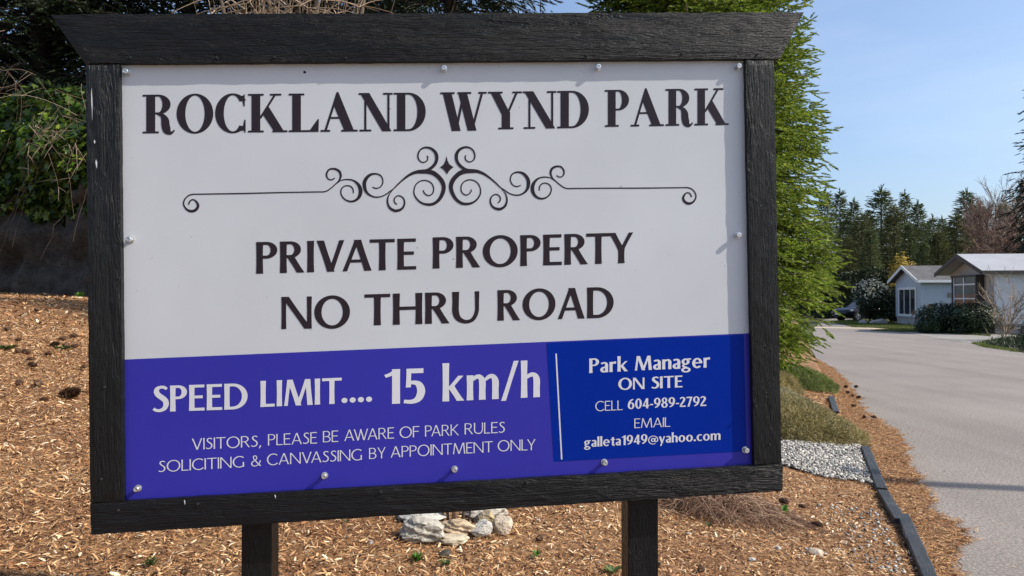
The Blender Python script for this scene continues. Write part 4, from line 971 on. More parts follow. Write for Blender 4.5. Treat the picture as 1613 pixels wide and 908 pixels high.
# ------------------------------------------------------------------ pine cones
def cone_mesh(scales=70):
    T = np.array([(0,-.5,0), (.55,-.62,.10), (1.0,-.25,.34), (1.0,.25,.34), (.55,.62,.10), (0,.5,0), (.6,0,.22)])
    Tf = [(0,1,6), (1,2,6), (2,3,6), (3,4,6), (4,5,6), (5,0,6)]
    n = scales; k = np.arange(n); u = (k+.5)/n; a = k*2.39996
    rad = .30*np.sin(np.pi*np.clip(u*.86+.10, 0, 1))**.8
    axis = u-.5
    tilt = .5+.7*(u-.3)
    Xd = np.stack([np.sin(tilt), np.cos(tilt)*np.cos(a), np.cos(tilt)*np.sin(a)], 1)
    Yd = np.stack([np.zeros(n), -np.sin(a), np.cos(a)], 1); Zd = np.cross(Xd, Yd)
    pos = np.stack([axis, .12*np.cos(a)*rad/.3, .12*np.sin(a)*rad/.3], 1)
    s = rad*.85+.03
    Vv = place(T, pos, Xd, Yd, Zd, s, s*.62, s)
    Ff = rep_faces(Tf, 7, n)
    o = npmesh('pine_cone', Vv, Ff, M['cone']); return o
cone0 = None
def put_cone(x, y_, z, L, label, group, rz):
    global cone0
    if cone0 is None: cone0 = cone_mesh(); o = cone0
    else: o = cone0.copy(); col.objects.link(o)
    o.location = (x, y_, z+L*.26+.008); o.scale = (L, L, L); o.rotation_euler = (random.uniform(0, 6), random.uniform(-.25, .25), rz)
    tag(o, label, 'pine cone', group)
for i, (x, y_, z, L) in enumerate(CONES):
    if i == 0: put_cone(x, y_, z, L, 'largest pine cone, lying open-scaled on the chips just left of the sign', 'pine cones on the mulch bank', .1)
    elif x < -1.5: put_cone(x, y_, z, L, 'small brown pine cone on the mulch slope left of the sign', 'small pine cones left of the sign', random.uniform(0, 3))
    elif x > .6: put_cone(x, y_, z, L, 'small brown pine cone in the chips right of the right post', 'small pine cones right of the posts', random.uniform(0, 3))
    elif x > 0: put_cone(x, y_, z, L, 'single brown pine cone between the rock ring and the right post', 'pine cones on the mulch bank', 1.)
    else: put_cone(x, y_, z, L, 'small brown pine cone at the bottom, left of the left post', 'pine cones on the mulch bank', 1.)
for x, y_, z, L in CONES_R: put_cone(x, y_, .012, L*.8, 'small dark pine cone on the needle litter at the road edge', 'pine cones along the road edge', random.uniform(0, 3))

# ------------------------------------------------------------------ small plants
LEAF = np.array([(0,0,0), (.35,-.26,.06), (.75,-.20,.05), (1,0,-.04), (.75,.20,.05), (.35,.26,.06)]); LEAFF = [(0,1,2,3), (0,3,4,5)]
def leaf_cloud(name, pos, nrm, size, mat, parent=None, T=LEAF, TF=LEAFF, jit=.6, down=0.):
    n = len(pos); Z = nrm + rng.normal(0, jit, (n, 3)); Z /= np.linalg.norm(Z, axis=1)[:, None]
    X = rng.normal(0, 1, (n, 3)); X[:, 2] -= down; X -= Z*np.sum(X*Z, 1)[:, None]; X /= np.linalg.norm(X, axis=1)[:, None]
    return npmesh(name, place(T, pos, X, np.cross(Z, X), Z, size), rep_faces(TF, len(T), n), mat, parent)
def rosette(name, x, y_, z, r, n, mat, label, cat, up=.5, wid=1., stem=0.):
    a = np.linspace(0, 2*np.pi, n, endpoint=False)+rng.uniform(-.3, .3, n); el = rng.uniform(up*.5, up*1.5, n)
    X = np.stack([np.cos(a)*np.cos(el), np.sin(a)*np.cos(el), np.sin(el)], 1)
    Y = np.stack([-np.sin(a), np.cos(a), np.zeros(n)], 1); Z = np.cross(X, Y)
    pos = np.zeros((n, 3)); pos[:, 2] = stem*rng.random(n)
    s = r*rng.uniform(.7, 1.1, n)
    o = npmesh(name, place(LEAF, pos, X, Y, Z, s, s*wid, s), rep_faces(LEAFF, 6, n), mat); o.location = (x, y_, z)
    tag(o, label, cat); return o
SL2 = [('seedling', 6, 'weed', .9, 1.1, .02, 'bright green broad-leaved seedling beside the dry twig clump'),
       ('weed_tuft', 34, 'weed', .8, .35, .0, 'fine green weed tuft in front of the rock ring, the left one'),
       ('weed_tuft', 26, 'weed_dull', .6, .35, .0, 'low dull green weed tuft beside the broken black stone'),
       ('leafy_weed', 9, 'weed_dull', .55, .8, .0, 'broad-leaved weed growing against the right post'),
       ('weed_tuft', 14, 'weed_dull', .6, .4, .0, 'sparse green weed in the dry twig clump'),
       ('weed_tuft', 14, 'weed', .7, .4, .0, 'small green weed between the rock ring and the right post'),
       ('weed_tuft', 16, 'weed_dull', .6, .5, .0, 'small green weed growing against the charcoal edging timber'),
       ('weed_patch', 30, 'weed_dull', .35, .4, .0, 'thin green weed patch at the left end of the mulch slope'),
       ('weed_patch', 26, 'weed_dull', .35, .4, .0, 'thin green weed patch on the mulch next to the left frame board'),
       ('grass_tuft', 30, 'weed_dull', .9, .2, .0, 'yellowish grass tuft at the bottom left of the left post'),
       ('weed_tuft', 14, 'weed_dull', .6, .4, .0, 'tiny green weed under the bottom rail left of the rock ring'),
       ('leafy_weed', 12, 'weed', .7, .9, .03, 'bright leafy weed at the foot of the dark ivy bank')]
for (x, y_, z, w), (nm, n, mt, up, wid, stm, lab) in zip(SEEDLINGS, SL2):
    rosette(nm, x, y_, z+.008, w*.55, n, M[mt], lab, 'weed', up, wid, stm)
# pruned shrub in the rock ring
t = empty('pruned_shrub', (-.29, 3.70, .40)); tag(t, 'bare brown stems of a pruned shrub standing inside the rock ring', 'shrub')
for k, (dx, h, r) in enumerate([(.0, .55, .017), (.035, .48, .010), (-.05, .40, .007), (-.03, .52, .008), (.06, .42, .006)]):
    mb = MB(); mb.tube([(dx, 0, -.05), (dx*1.4+.01, .01, h*.4), (dx*2.2, .03*(k-2), h)], [r, r*.85, r*.6], 7); mb.build('stem', M['bark'] if k else M['twig'], t, True)

def twig_tris(paths, r0, r1):
    """many thin three-sided twigs as one array mesh; paths (n, m, 3)"""
    P = np.asarray(paths); n, m, _ = P.shape
    T = np.gradient(P, axis=1); T /= np.linalg.norm(T, axis=2)[..., None]+1e-9
    A = np.cross(T, rng.normal(0, 1, (n, 1, 3))); A /= np.linalg.norm(A, axis=2)[..., None]+1e-9; B_ = np.cross(T, A)
    rad = np.linspace(r0, r1, m)[None, :, None]
    V = np.stack([P + (A*math.cos(q)+B_*math.sin(q))*rad for q in (0, 2.094, 4.189)], 2)   # n m 3 3
    F = []
    for j in range(m-1):
        for k in range(3): F.append((j*3+k, j*3+(k+1) % 3, (j+1)*3+(k+1) % 3, (j+1)*3+k))
    return V.reshape(-1, 3), rep_faces(F, m*3, n)
# flattened clump of dry twigs
n = 1700; a = rng.uniform(0, 2*np.pi, n); c0 = np.array(TWIGC[0]); r = rng.uniform(.12, .46, n)
u = np.linspace(0, 1, 6)[None, :]
sx = rng.normal(0, .22, n); sy = rng.normal(.02, .10, n)
px = sx[:, None] + np.cos(a)[:, None]*r[:, None]*u*1.1; py = sy[:, None] + np.sin(a)[:, None]*r[:, None]*u*.7
hgt = rng.uniform(.02, .16, n)[:, None]*np.sin(np.pi*(u*.85+.1))*np.exp(-(px/.45)**2)
wob = rng.normal(0, .012, (n, 6, 2))
P = np.stack([px+wob[..., 0], py+wob[..., 1], hgt - .155*(-.37*py + px)*0], 2)
P[..., 2] += hfv(c0[0]+P[..., 0], c0[1]+.12+P[..., 1]) - c0[2] + .01
V, F = twig_tris(P, .0021, .0009)
o = npmesh('dry_twig_clump', V, F, M['twig']); o.location = (c0[0], c0[1]+.12, c0[2]); tag(o, 'low sprawling clump of dry brown twigs under the right end of the bottom rail', 'dead shrub')
# heather mounds
def mound(name, cx, cy, rx, ry, h, n, mat, label, bl=.09, cat='heather'):
    th = rng.uniform(0, 2*np.pi, n); ph = np.arccos(rng.uniform(0.05, 1, n))
    N_ = np.stack([np.sin(ph)*np.cos(th), np.sin(ph)*np.sin(th), np.cos(ph)], 1)
    lump = 1 + .16*np.array([mnoise.noise(Vector(p)*2.3+Vector((cx, cy, 0))) for p in N_])
    rr = rng.uniform(.80, 1.0, n)*lump
    P0 = N_*np.array([rx, ry, h])*rr[:, None]
    D = N_*np.array([1, 1, .8]) + rng.normal(0, .75, (n, 3)) + np.array([0, 0, .30]); D /= np.linalg.norm(D, axis=1)[:, None]
    L = rng.uniform(.5, 1.2, n)*bl; u = np.linspace(0, 1, 3)
    P = P0[:, None, :] + D[:, None, :]*L[:, None, None]*u[None, :, None]; P[:, 2, 2] -= L*.12
    z0 = hfv(cx+P[..., 0], cy+P[..., 1])
    P[..., 2] = np.maximum(P[..., 2], 0.) + z0
    V, F = twig_tris(P, .0026, .0012)
    t = empty(name, (cx, cy, 0)); tag(t, label, cat)
    npmesh('sprigs', V, F, mat, t)
    b = bmesh.new(); bmesh.ops.create_icosphere(b, subdivisions=3, radius=1.0)
    for v in b.verts:
        l = 1 + .16*mnoise.noise(v.co*2.3+Vector((cx, cy, 0)))
        p = Vector((v.co.x*rx*.86*l, v.co.y*ry*.86*l, max(v.co.z, -.1)*h*.84*l)); p.z += hf(cx+p.x, cy+p.y); v.co = p
    me = bpy.data.meshes.new('core'); b.to_mesh(me); b.free(); link('inner_growth', me, mat, t)
mound('heather_mound', 2.85, 8.15, .98, .86, .31, 60000, M['heather'], 'large brown-green heather mound behind the pale gravel', .06)
mound('heather_mound', 3.15, 9.8, .80, .75, .24, 24000, M['heather_pale'], 'pale straw-coloured heather mound behind the large brown one', .07)
mound('heather_mound', 4.80, 12.6, .62, 1.0, .27, 18000, M['heather_green'], 'greener heather mound at the road edge below the bright spruce', .07)
mound('heather_mound', 3.75, 11.7, .75, 1.1, .28, 18000, M['heather'], 'brownish heather mound left of the greener one, below the spruce', .07)

# ------------------------------------------------------------------ trees
def shoot_template(n, seed, nl=.34, wid=.045, rad=.16):
    """needled shoot, unit length along +x: n three-cornered needles round the axis and a tip"""
    g = np.random.default_rng(seed); V = []
    for i in range(n):
        s = (i+.3)/n*.92; a = i*2.4+g.uniform(-.4, .4); r = rad*(1-.45*s)*g.uniform(.75, 1.2)
        d = np.array([nl*g.uniform(.8, 1.15), r*math.cos(a), r*math.sin(a)*.75]); t = np.array([0, -math.sin(a), math.cos(a)])
        b = np.array([s, 0, 0]); V += [b-t*wid-np.array([.02,0,0]), b+t*wid, b+d]
    V += [(.75, -wid*1.1, 0), (.75, wid*1.1, 0), (1.12, 0, .02)]
    return np.array(V), [(3*i, 3*i+1, 3*i+2) for i in range(n+1)]

def norm(a): return a/(np.linalg.norm(a, axis=-1, keepdims=True)+1e-9)

def conifer(h, rad, z0, seed, jl=(.72, 1.12), e0=-.12, e1=.55, skirt=.72, nrad=.16, lump=.15, whorl=.35, per=7, sec=.14, slen=(.12, .20), nn=11, droop=.35, prof=.8, lift=.15, shoot_gap=.085, secmax=.6, wid=.045, hang=.15, thin=0., limbs=True):
    """returns (crown V, F, limb V, F). limbs leave the trunk in loose whorls, side twigs carry needled shoots"""
    g = np.random.default_rng(seed); pos, dirs, up, ln = [], [], [], []; LV = []
    z = z0
    while z < h*.985:
        f = (z-z0)/(h-z0)
        prl = rad*max(.04, (1-f)**prof)*(1 if f > .14 else skirt+(1-skirt)*f/.14)
        k = max(4, int(per*(1-.3*f)))
        for i in range(k):
            if g.random() < thin: continue
            a = g.uniform(0, 2*np.pi); L = prl*g.uniform(*jl)*(1+lump*mnoise.noise(Vector((math.cos(a)*1.6+seed, math.sin(a)*1.6, z*.75))))
            el = e0 + e1*f + g.normal(0, .08)
            m = 7; u = np.linspace(0, 1, m)
            r = L*u; zz = z + g.uniform(-.4, .4)*whorl + L*(math.tan(el)*u - droop*u**2*(1-f*.7) + lift*u**3)
            yaw = a + g.normal(0, .12)*u**2
            P = np.stack([r*np.cos(yaw), r*np.sin(yaw), zz], 1)
            LV.append(P)
            T = norm(np.gradient(P, axis=0)); S = norm(np.cross(T, [0, 0, 1.])); 
            ns = max(3, int(L/sec)); ss = np.linspace(.16 if L < 1 else .28, 1.0, ns) + g.uniform(-.3, .3, ns)/ns
            ss = np.clip(ss, .08, 1.0)
            for q, s in enumerate(ss):
                ix = s*(m-1); i0 = min(int(ix), m-2); fr = ix-i0
                p = P[i0]*(1-fr)+P[i0+1]*fr; t = T[i0]*(1-fr)+T[i0+1]*fr; sd = S[i0]*(1 if q % 2 else -1)
                l2 = min(secmax, .6*slen[1]+.10+.36*L*(1.06-s))*g.uniform(.7, 1.15)
                if s > .97: d2 = t; l2 = slen[1]*.6
                else: d2 = norm(t*.62 + sd*g.uniform(.6, .95) + np.array([0, 0, g.normal(-hang, .18)]))
                n2 = max(1, int(l2/shoot_gap)); v = np.linspace(.1, 1, n2)
                p2 = p[None] + d2[None]*(l2*v)[:, None] + np.array([0, 0, -1.])*(hang*l2*.5*v**2)[:, None]
                sg = np.where(np.arange(n2) % 2, 1, -1)[:, None]
                side = norm(np.cross(d2, [0, 0, 1.]))[None]*sg
                dd = norm(d2[None]*.8 + side*g.uniform(.35, .8, (n2, 1)) + g.normal(0, .16, (n2, 3)) + np.array([0, 0, -hang*.6]))
                dd[-1] = norm(d2 + g.normal(0, .1, 3))
                pos.append(p2); dirs.append(dd); ln.append(g.uniform(slen[0], slen[1], n2))
        z += whorl*g.uniform(.8, 1.2)*(1-.35*f)
    pos = np.concatenate(pos); X = np.concatenate(dirs); ln = np.concatenate(ln)
    # leader
    k = 6; pos = np.concatenate([pos, np.stack([np.zeros(k), np.zeros(k), np.linspace(h*.96, h, k)], 1)])
    X = np.concatenate([X, norm(np.stack([g.normal(0, .25, k), g.normal(0, .25, k), np.ones(k)], 1))]); ln = np.concatenate([ln, np.full(k, slen[1])])
    n = len(pos); Z = norm(np.cross(X, norm(g.normal(0, 1, (n, 3))+np.array([0, 0, .01])))); Y = np.cross(Z, X)
    Vs, Fs, off = [], [], 0
    kind = g.integers(0, 3, n)
    for kk in range(3):
        T, TF = shoot_template(nn, seed*3+kk, wid=wid, rad=nrad); sel = kind == kk; c = int(sel.sum())
        if not c: continue
        Vs.append(place(T, pos[sel], X[sel], Y[sel], Z[sel], ln[sel])); Fs.append(rep_faces(TF, len(T), c)+off); off += c*len(T)
    lv = lf = None
    if limbs and LV:
        LVp = np.stack(LV); rr = np.clip(np.linalg.norm(LVp[:, -1]-LVp[:, 0], axis=1)*.012, .004, .05)
        lv, lf = twig_tris(LVp, 1.0, 1.0)
        lv = lv.reshape(len(LVp), 7, 3, 3); c = LVp[:, :, None, :]
        taper = np.linspace(1, .25, 7)[None, :, None, None]
        lv = (c + (lv-c)*rr[:, None, None, None]*taper).reshape(-1, 3)
    return np.concatenate(Vs), np.concatenate(Fs), lv, lf

def trunk_mesh(h, r, lean=(0, 0), n=10, seg=10, zb=-.4):
    mb = MB(); pts = [(lean[0]*(i/seg)**1.5 + .04*r*math.sin(i*1.7), lean[1]*(i/seg)**1.5, zb+(h-zb)*i/seg) for i in range(seg+1)]
    rads = [r*(1.25 if i == 0 else 1)*(1-.93*i/seg)+.006 for i in range(seg+1)]
    mb.tube(pts, rads, n); return mb

def plant_conifer(name, loc, label, cat, mat, bark, h, rad, z0, seed, tr=None, rz=0., group=None, **kw):
    t = empty(name, loc, rz); tag(t, label, cat, group)
    V, F, lv, lf = conifer(h, rad, z0, seed, **kw)
    npmesh('crown', V, F, mat, t)
    trunk_mesh(h*.98, tr or h*.014).build('trunk', bark, t, True)
    if lv is not None: npmesh('limbs', lv, lf, bark, t)
    return t

# the bright spruce behind the sign's right side
plant_conifer('spruce_tree', (3.05, 12.6, .35), 'bright yellow-green spruce growing right behind the right side of the sign', 'tree', M['spruce'], M['bark'], 11.2, 2.42, .25, 11, .17,
              whorl=.26, per=30, sec=.125, slen=(.14, .23), nn=14, droop=.20, prof=.50, lift=.10, shoot_gap=.08, secmax=.6, hang=.24, jl=(.86, 1.02), lump=.22, e0=-.16, e1=.85, skirt=.62, nrad=.21, wid=.058)
# dark conifers behind the left side
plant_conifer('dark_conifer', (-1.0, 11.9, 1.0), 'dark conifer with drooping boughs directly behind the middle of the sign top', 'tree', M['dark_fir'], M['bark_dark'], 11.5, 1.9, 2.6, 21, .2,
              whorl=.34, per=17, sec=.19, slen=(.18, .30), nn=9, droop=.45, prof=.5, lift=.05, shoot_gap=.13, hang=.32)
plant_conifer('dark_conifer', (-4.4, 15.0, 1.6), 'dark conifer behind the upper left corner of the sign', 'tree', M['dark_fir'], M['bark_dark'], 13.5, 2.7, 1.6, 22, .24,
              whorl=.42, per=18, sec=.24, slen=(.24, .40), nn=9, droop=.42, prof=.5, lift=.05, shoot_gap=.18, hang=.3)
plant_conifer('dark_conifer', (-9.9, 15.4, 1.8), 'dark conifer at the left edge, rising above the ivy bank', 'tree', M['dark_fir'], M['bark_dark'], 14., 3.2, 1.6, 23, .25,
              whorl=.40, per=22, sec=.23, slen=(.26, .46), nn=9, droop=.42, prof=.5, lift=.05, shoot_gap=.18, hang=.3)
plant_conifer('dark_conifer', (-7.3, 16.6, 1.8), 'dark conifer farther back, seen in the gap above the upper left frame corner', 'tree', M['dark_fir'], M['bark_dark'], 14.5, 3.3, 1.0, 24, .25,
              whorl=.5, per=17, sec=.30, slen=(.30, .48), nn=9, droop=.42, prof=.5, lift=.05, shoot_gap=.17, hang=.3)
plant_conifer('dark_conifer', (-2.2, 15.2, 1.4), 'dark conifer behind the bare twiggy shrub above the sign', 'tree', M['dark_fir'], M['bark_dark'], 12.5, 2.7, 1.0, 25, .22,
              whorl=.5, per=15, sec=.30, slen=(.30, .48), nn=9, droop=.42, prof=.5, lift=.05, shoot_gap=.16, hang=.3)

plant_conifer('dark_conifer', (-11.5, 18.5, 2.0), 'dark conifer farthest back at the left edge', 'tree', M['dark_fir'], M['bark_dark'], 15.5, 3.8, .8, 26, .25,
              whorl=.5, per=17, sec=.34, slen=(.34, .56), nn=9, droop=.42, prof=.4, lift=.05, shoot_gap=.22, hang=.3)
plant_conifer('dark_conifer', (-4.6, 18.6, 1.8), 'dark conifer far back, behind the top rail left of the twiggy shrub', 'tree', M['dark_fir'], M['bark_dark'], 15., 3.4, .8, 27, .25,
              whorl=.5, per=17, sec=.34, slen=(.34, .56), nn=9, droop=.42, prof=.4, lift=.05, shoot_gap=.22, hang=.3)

# ------------------------------------------------------------------ rock bank, ivy, bare shrub on the left
toe = [(-13.5, 13.6), (-11.0, 13.1), (-8.9, 12.5), (-7.5, 12.0), (-6.3, 11.3), (-5.0, 10.9), (-3.4, 10.7)]
def toe_at(u):
    k = u*(len(toe)-1); i = min(int(k), len(toe)-2); f = k-i
    return (toe[i][0]*(1-f)+toe[i+1][0]*f, toe[i][1]*(1-f)+toe[i+1][1]*f)
nu, nv = 110, 30; V, F = [], []
for j in range(nv+1):
    for i in range(nu+1):
        u = i/nu; v = j/nv; x, y = toe_at(u); z = hf(x, y)
        hh = 1.9*min(1, v*1.4); back = .25*v + 1.6*max(0, v-.68)
        q = Vector((x*.9, v*2.2, 3)); b_ = .34*mnoise.noise(q)+.20*mnoise.noise(q*2.7)+.09*mnoise.noise(q*7)
        st = .10*abs(mnoise.noise(Vector((x*.7+v*1.2, v*5, 8))))
        V.append((x+.37*(back-b_-st)*1.2-.0, y+(back-b_-st), z-.15+hh+.1*mnoise.noise(q*3)*(v > .5)))
for j in range(nv):
    for i in range(nu): a = j*(nu+1)+i; F.append((a, a+1, a+nu+2, a+nu+1))
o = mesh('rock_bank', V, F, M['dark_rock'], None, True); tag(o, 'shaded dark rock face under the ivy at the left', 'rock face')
# ivy mass bulging over the rock
n = 19000; u = rng.random(n)*.97+.02; zz = rng.random(n)**.9
x = np.empty(n); y = np.empty(n); zg = np.empty(n)
for i in range(n):
    a, b_ = toe_at(u[i]); x[i], y[i] = a, b_; zg[i] = hf(a, b_)
bulge = .35 + .75*np.sin(np.pi*np.clip(zz*.95, 0, 1))
lump = np.array([.55*mnoise.noise(Vector((a*.8, c*4, 2.))) + .28*mnoise.noise(Vector((a*2.1, c*9, 6.))) for a, c in zip(x, zz)])
low = np.array([.35*mnoise.noise(Vector((a*1.1, 0, 9.)))+.18*mnoise.noise(Vector((a*3.1, 0, 4.))) for a in x])
z = zg + .75+low + zz*2.7
off = (bulge+lump)*.9 - .35 - rng.random(n)**2*.5
pos = np.stack([x-.45*off, y-.9*off+.5, z], 1)
nr = np.tile(np.array([-.35, -.75, .55]), (n, 1))
IVY = np.array([(0,0,0), (.10,-.42,.03), (.42,-.30,0), (.55,-.50,-.02), (.66,-.18,.02), (1.0,0,-.06), (.66,.18,.02), (.55,.50,-.02), (.42,.30,0), (.10,.42,.03)])
IVYF = [(0,1,2,8), (0,8,9,0)]
IVYT = [(0,1,2), (0,2,8), (0,8,9), (2,3,4), (2,4,8), (4,6,8), (6,7,8), (4,5,6)]
t = empty('ivy', (0, 0, 0)); tag(t, 'green ivy hanging over the dark rock face at the left', 'ivy')
leaf_cloud('leaves', pos, nr, rng.uniform(.08, .15, n), M['ivy'], t, IVY, IVYT, .55, .8)
m_ = 60; P = []
for i in range(m_):
    a, b_ = toe_at(rng.random()); z0 = hf(a, b_)+1.5+1.6*rng.random(); L = rng.uniform(.7, 1.7); k = np.linspace(0, 1, 7)
    P.append(np.stack([a+rng.normal(0, .2)*k+.2*rng.normal(0, 1)*k**2, b_-.3-.3*np.sin(k*2)+rng.normal(0, .05, 7), z0-L*k], 1))
V, F = twig_tris(np.array(P), .006, .003); npmesh('vines', V, F, M['bark'], t)
# pale bare branches hanging in front of the dark boughs
def bare_cluster(name, c, n, spread, L, label, mat, down=.5, r=.006, kids=5):
    P = []
    for i in range(n):
        s = np.array(c)+rng.normal(0, 1, 3)*np.array(spread); d = norm(rng.normal(0, .6, 3)+np.array([.15, -.25, -down])); l = L*rng.uniform(.5, 1.2); k = np.linspace(0, 1, 6)[:, None]
        w = rng.normal(0, 1, 3); p = s+d*l*k+np.array([0, 0, -1])*(.25*l*k**2)+.10*l*w*np.sin(k*3); P.append(p)
        for q in range(kids):
            j = rng.integers(1, 5); dd = norm(d+rng.normal(0, .7, 3)); ll = l*rng.uniform(.2, .5); P.append(p[j]+dd*ll*k+np.array([0, 0, -1])*(.15*ll*k**2))
    V, F = twig_tris(np.array(P), r, r*.35); o = npmesh(name, V, F, mat); tag(o, label, 'bare branches'); return o
bare_cluster('bare_branches', (-6.75, 11.0, 3.8), 22, (.75, .3, .28), .7, 'pale bare branches hanging over the top of the ivy left of the frame', M['pale_twig'], .55, .0040)
bare_cluster('bare_branches', (-7.6, 11.0, 4.7), 10, (1.1, .4, .25), 1.0, 'thin bare branches against the dark conifers at upper left', M['pale_twig'], .15, .0035, 4)
# twiggy shrub showing above the sign
t = empty('twiggy_shrub', (-2.5, 8.3, 1.0)); tag(t, 'sunlit bare tan shrub showing above the top rail of the sign', 'shrub')
P = []
for i in range(80):
    a = rng.uniform(0, 2*np.pi); k = np.linspace(0, 1, 7)[:, None]; H_ = rng.uniform(3.2, 4.8); r = rng.uniform(.2, 1.25)
    p = np.concatenate([math.cos(a)*r*k**1.3, math.sin(a)*r*.7*k**1.3, H_*k], 1)+rng.normal(0, .04, (7, 3)); P.append(p)
    for q in range(9):
        j = rng.integers(3, 7); d = norm(np.array([rng.normal(0, 1), rng.normal(0, 1), rng.normal(.1, .6)])); l = rng.uniform(.25, .8); P.append(p[j]+d*l*k+np.array([0,0,-.2])*k**2*l)
V, F = twig_tris(np.array(P), .010, .003); npmesh('branches', V, F, M['pale_twig'], t)
for k in range(4):
    mb = MB(); mb.tube([(.1*k-.15, 0, -.3), (.25*k-.35, .05, 1.6), (.5*k-.75, .1, 3.6), (.62*k-.95, .1, 4.6)], [.05, .042, .028, .012], 8); mb.build('stem', M['bark'], t, True)

# ------------------------------------------------------------------ houses
def house(name, A, label, L, Wd, wall_h, ridge_h, ovg, ove, wall_m, gable_m, roof_m, trim_m, build):
    """A: near corner; local +x runs along the long wall (away to the right), +y along the gable end"""
    t = empty(name, (A[0], A[1], 0), R(-5.8)); tag(t, label, 'house')
    mb = MB(); mb.box(0, L, .0, Wd, .45, wall_h); mb.build('wall', wall_m, t)
    mb = MB(); mb.box(.03, L-.03, .03, Wd-.03, -.1, .448); mb.build('skirting', M['brick'], t)
    # gable end cladding with its triangle
    mb = MB(); mb.prism([(-.003, -.003, .44), (-.003, Wd+.003, .44), (-.003, Wd+.003, wall_h-.004), (-.003, Wd/2, ridge_h-.09), (-.003, -.003, wall_h-.004)], (-.02, 0, 0)); mb.build('gable_end', gable_m, t)
    run = Wd/2; sl = (ridge_h-wall_h)/run; th = .10
    ez = wall_h-sl*ove
    mb = MB()
    mb.prism([(-ovg, -ove, ez), (-ovg, Wd/2, ridge_h), (-ovg, Wd+ove, ez), (-ovg, Wd+ove, ez+th), (-ovg, Wd/2, ridge_h+th), (-ovg, -ove, ez+th)], (L+2*ovg, 0, 0))
    roof = mb.build('roof', roof_m, t)
    bt = MB()
    for s in (0, 1):
        y0 = -ove-.004 if s == 0 else Wd+ove+.004
        bt.prism([(-ovg-.004, y0, ez-.07), (-ovg-.004, Wd/2, ridge_h-.07), (-ovg-.004, Wd/2, ridge_h+th+.012), (-ovg-.004, y0, ez+th+.012)], (-.035, 0, 0))
    bt.build('bargeboard', trim_m, roof)
    mb = MB(); mb.box(-ovg, L+ovg, -ove-.03, -ove-.004, ez-.05, ez+th-.004); mb.build('fascia', trim_m, roof)
    build(t); return t
def window_on_gable(t, y0, y1, z0, z1, fm, fw, cols=2, bar=None, proud=.05):
    mb = MB(); x = -.025
    mb.box(x-proud, x, y0, y0+fw, z0, z1); mb.box(x-proud, x, y1-fw, y1, z0, z1); mb.box(x-proud, x, y0+fw, y1-fw, z1-fw, z1); mb.box(x-proud, x, y0+fw, y1-fw, z0, z0+fw)
    f = mb.build('window', fm, t)
    mb = MB(); mb.box(x-.012, x-.004, y0+fw, y1-fw, z0+fw, z1-fw); mb.build('pane', M['glass'], f)
    for c in range(1, cols):
        mb = MB(); yy = y0+(y1-y0)*c/cols; mb.box(x-.035, x-.013, yy-.03, yy+.03, z0+fw, z1-fw); mb.build('mullion', M['trim'], f)
    return f
def b1(t):
    f = window_on_gable(t, .55, 2.95, .50, 2.17, M['trim'], .13, 3)
    mb = MB(); mb.box(1.35, 2.05, -.022, -.002, 1.58, 1.85); mb.build('plaque', M['concrete'], t)
    mb = MB(); mb.box(-.055, .10, -.05, -.004, .45, 2.45); mb.build('corner_trim', M['blue_siding'], t)
def b2(t):
    # boxed-out window under the gable
    y0, y1, z0, z1 = .75, 2.95, .95, 2.5
    mb = MB(); mb.box(-.38, -.025, y0, y0+.09, z0, z1); mb.box(-.38, -.025, y1-.09, y1, z0, z1); mb.box(-.40, -.025, y0-.04, y1+.04, z1+.001, z1+.09); mb.box(-.38, -.025, y0+.09, y1-.09, z0, z0+.08)
    bx = mb.build('window_box', M['brown_trim'], t)
    for yy in (y0+.10, y0+1.13, y1-.17): mb = MB(); mb.box(-.34, -.29, yy, yy+.07, z0+.08, z1); mb.build('mullion', M['trim'], bx)
    for za in (z1-.36, z0+.55): mb = MB(); mb.box(-.335, -.295, y0+.17, y1-.17, za, za+.06); mb.build('transom', M['trim'], bx)
    mb = MB(); mb.box(-.31, -.30, y0+.10, y1-.10, z0+.08, z1-.002); mb.build('pane', M['glass'], bx)
    for k in range(1, 5): mb = MB(); mb.box(0, 13.5, -.004, .028, .45-.1*k, .45-.1*k+.012); mb.build('skirting_joint', M['brown_trim'], t)
house('mobile_home', (22.74, 41.07), 'pale blue mobile home with grey shingle roof and white-framed end window', 11, 3.4, 2.60, 3.33, .35, .32, M['blue_siding'], M['blue_siding'], M['shingles'], M['trim'], b1)
house('mobile_home', (20.68, 31.7), 'white and cream mobile home with pale metal roof and brown boxed window', 13.5, 3.7, 2.74, 3.46, .65, .28, M['white_siding'], M['cream_siding'], M['metal_roof'], M['brown_trim'], b2)

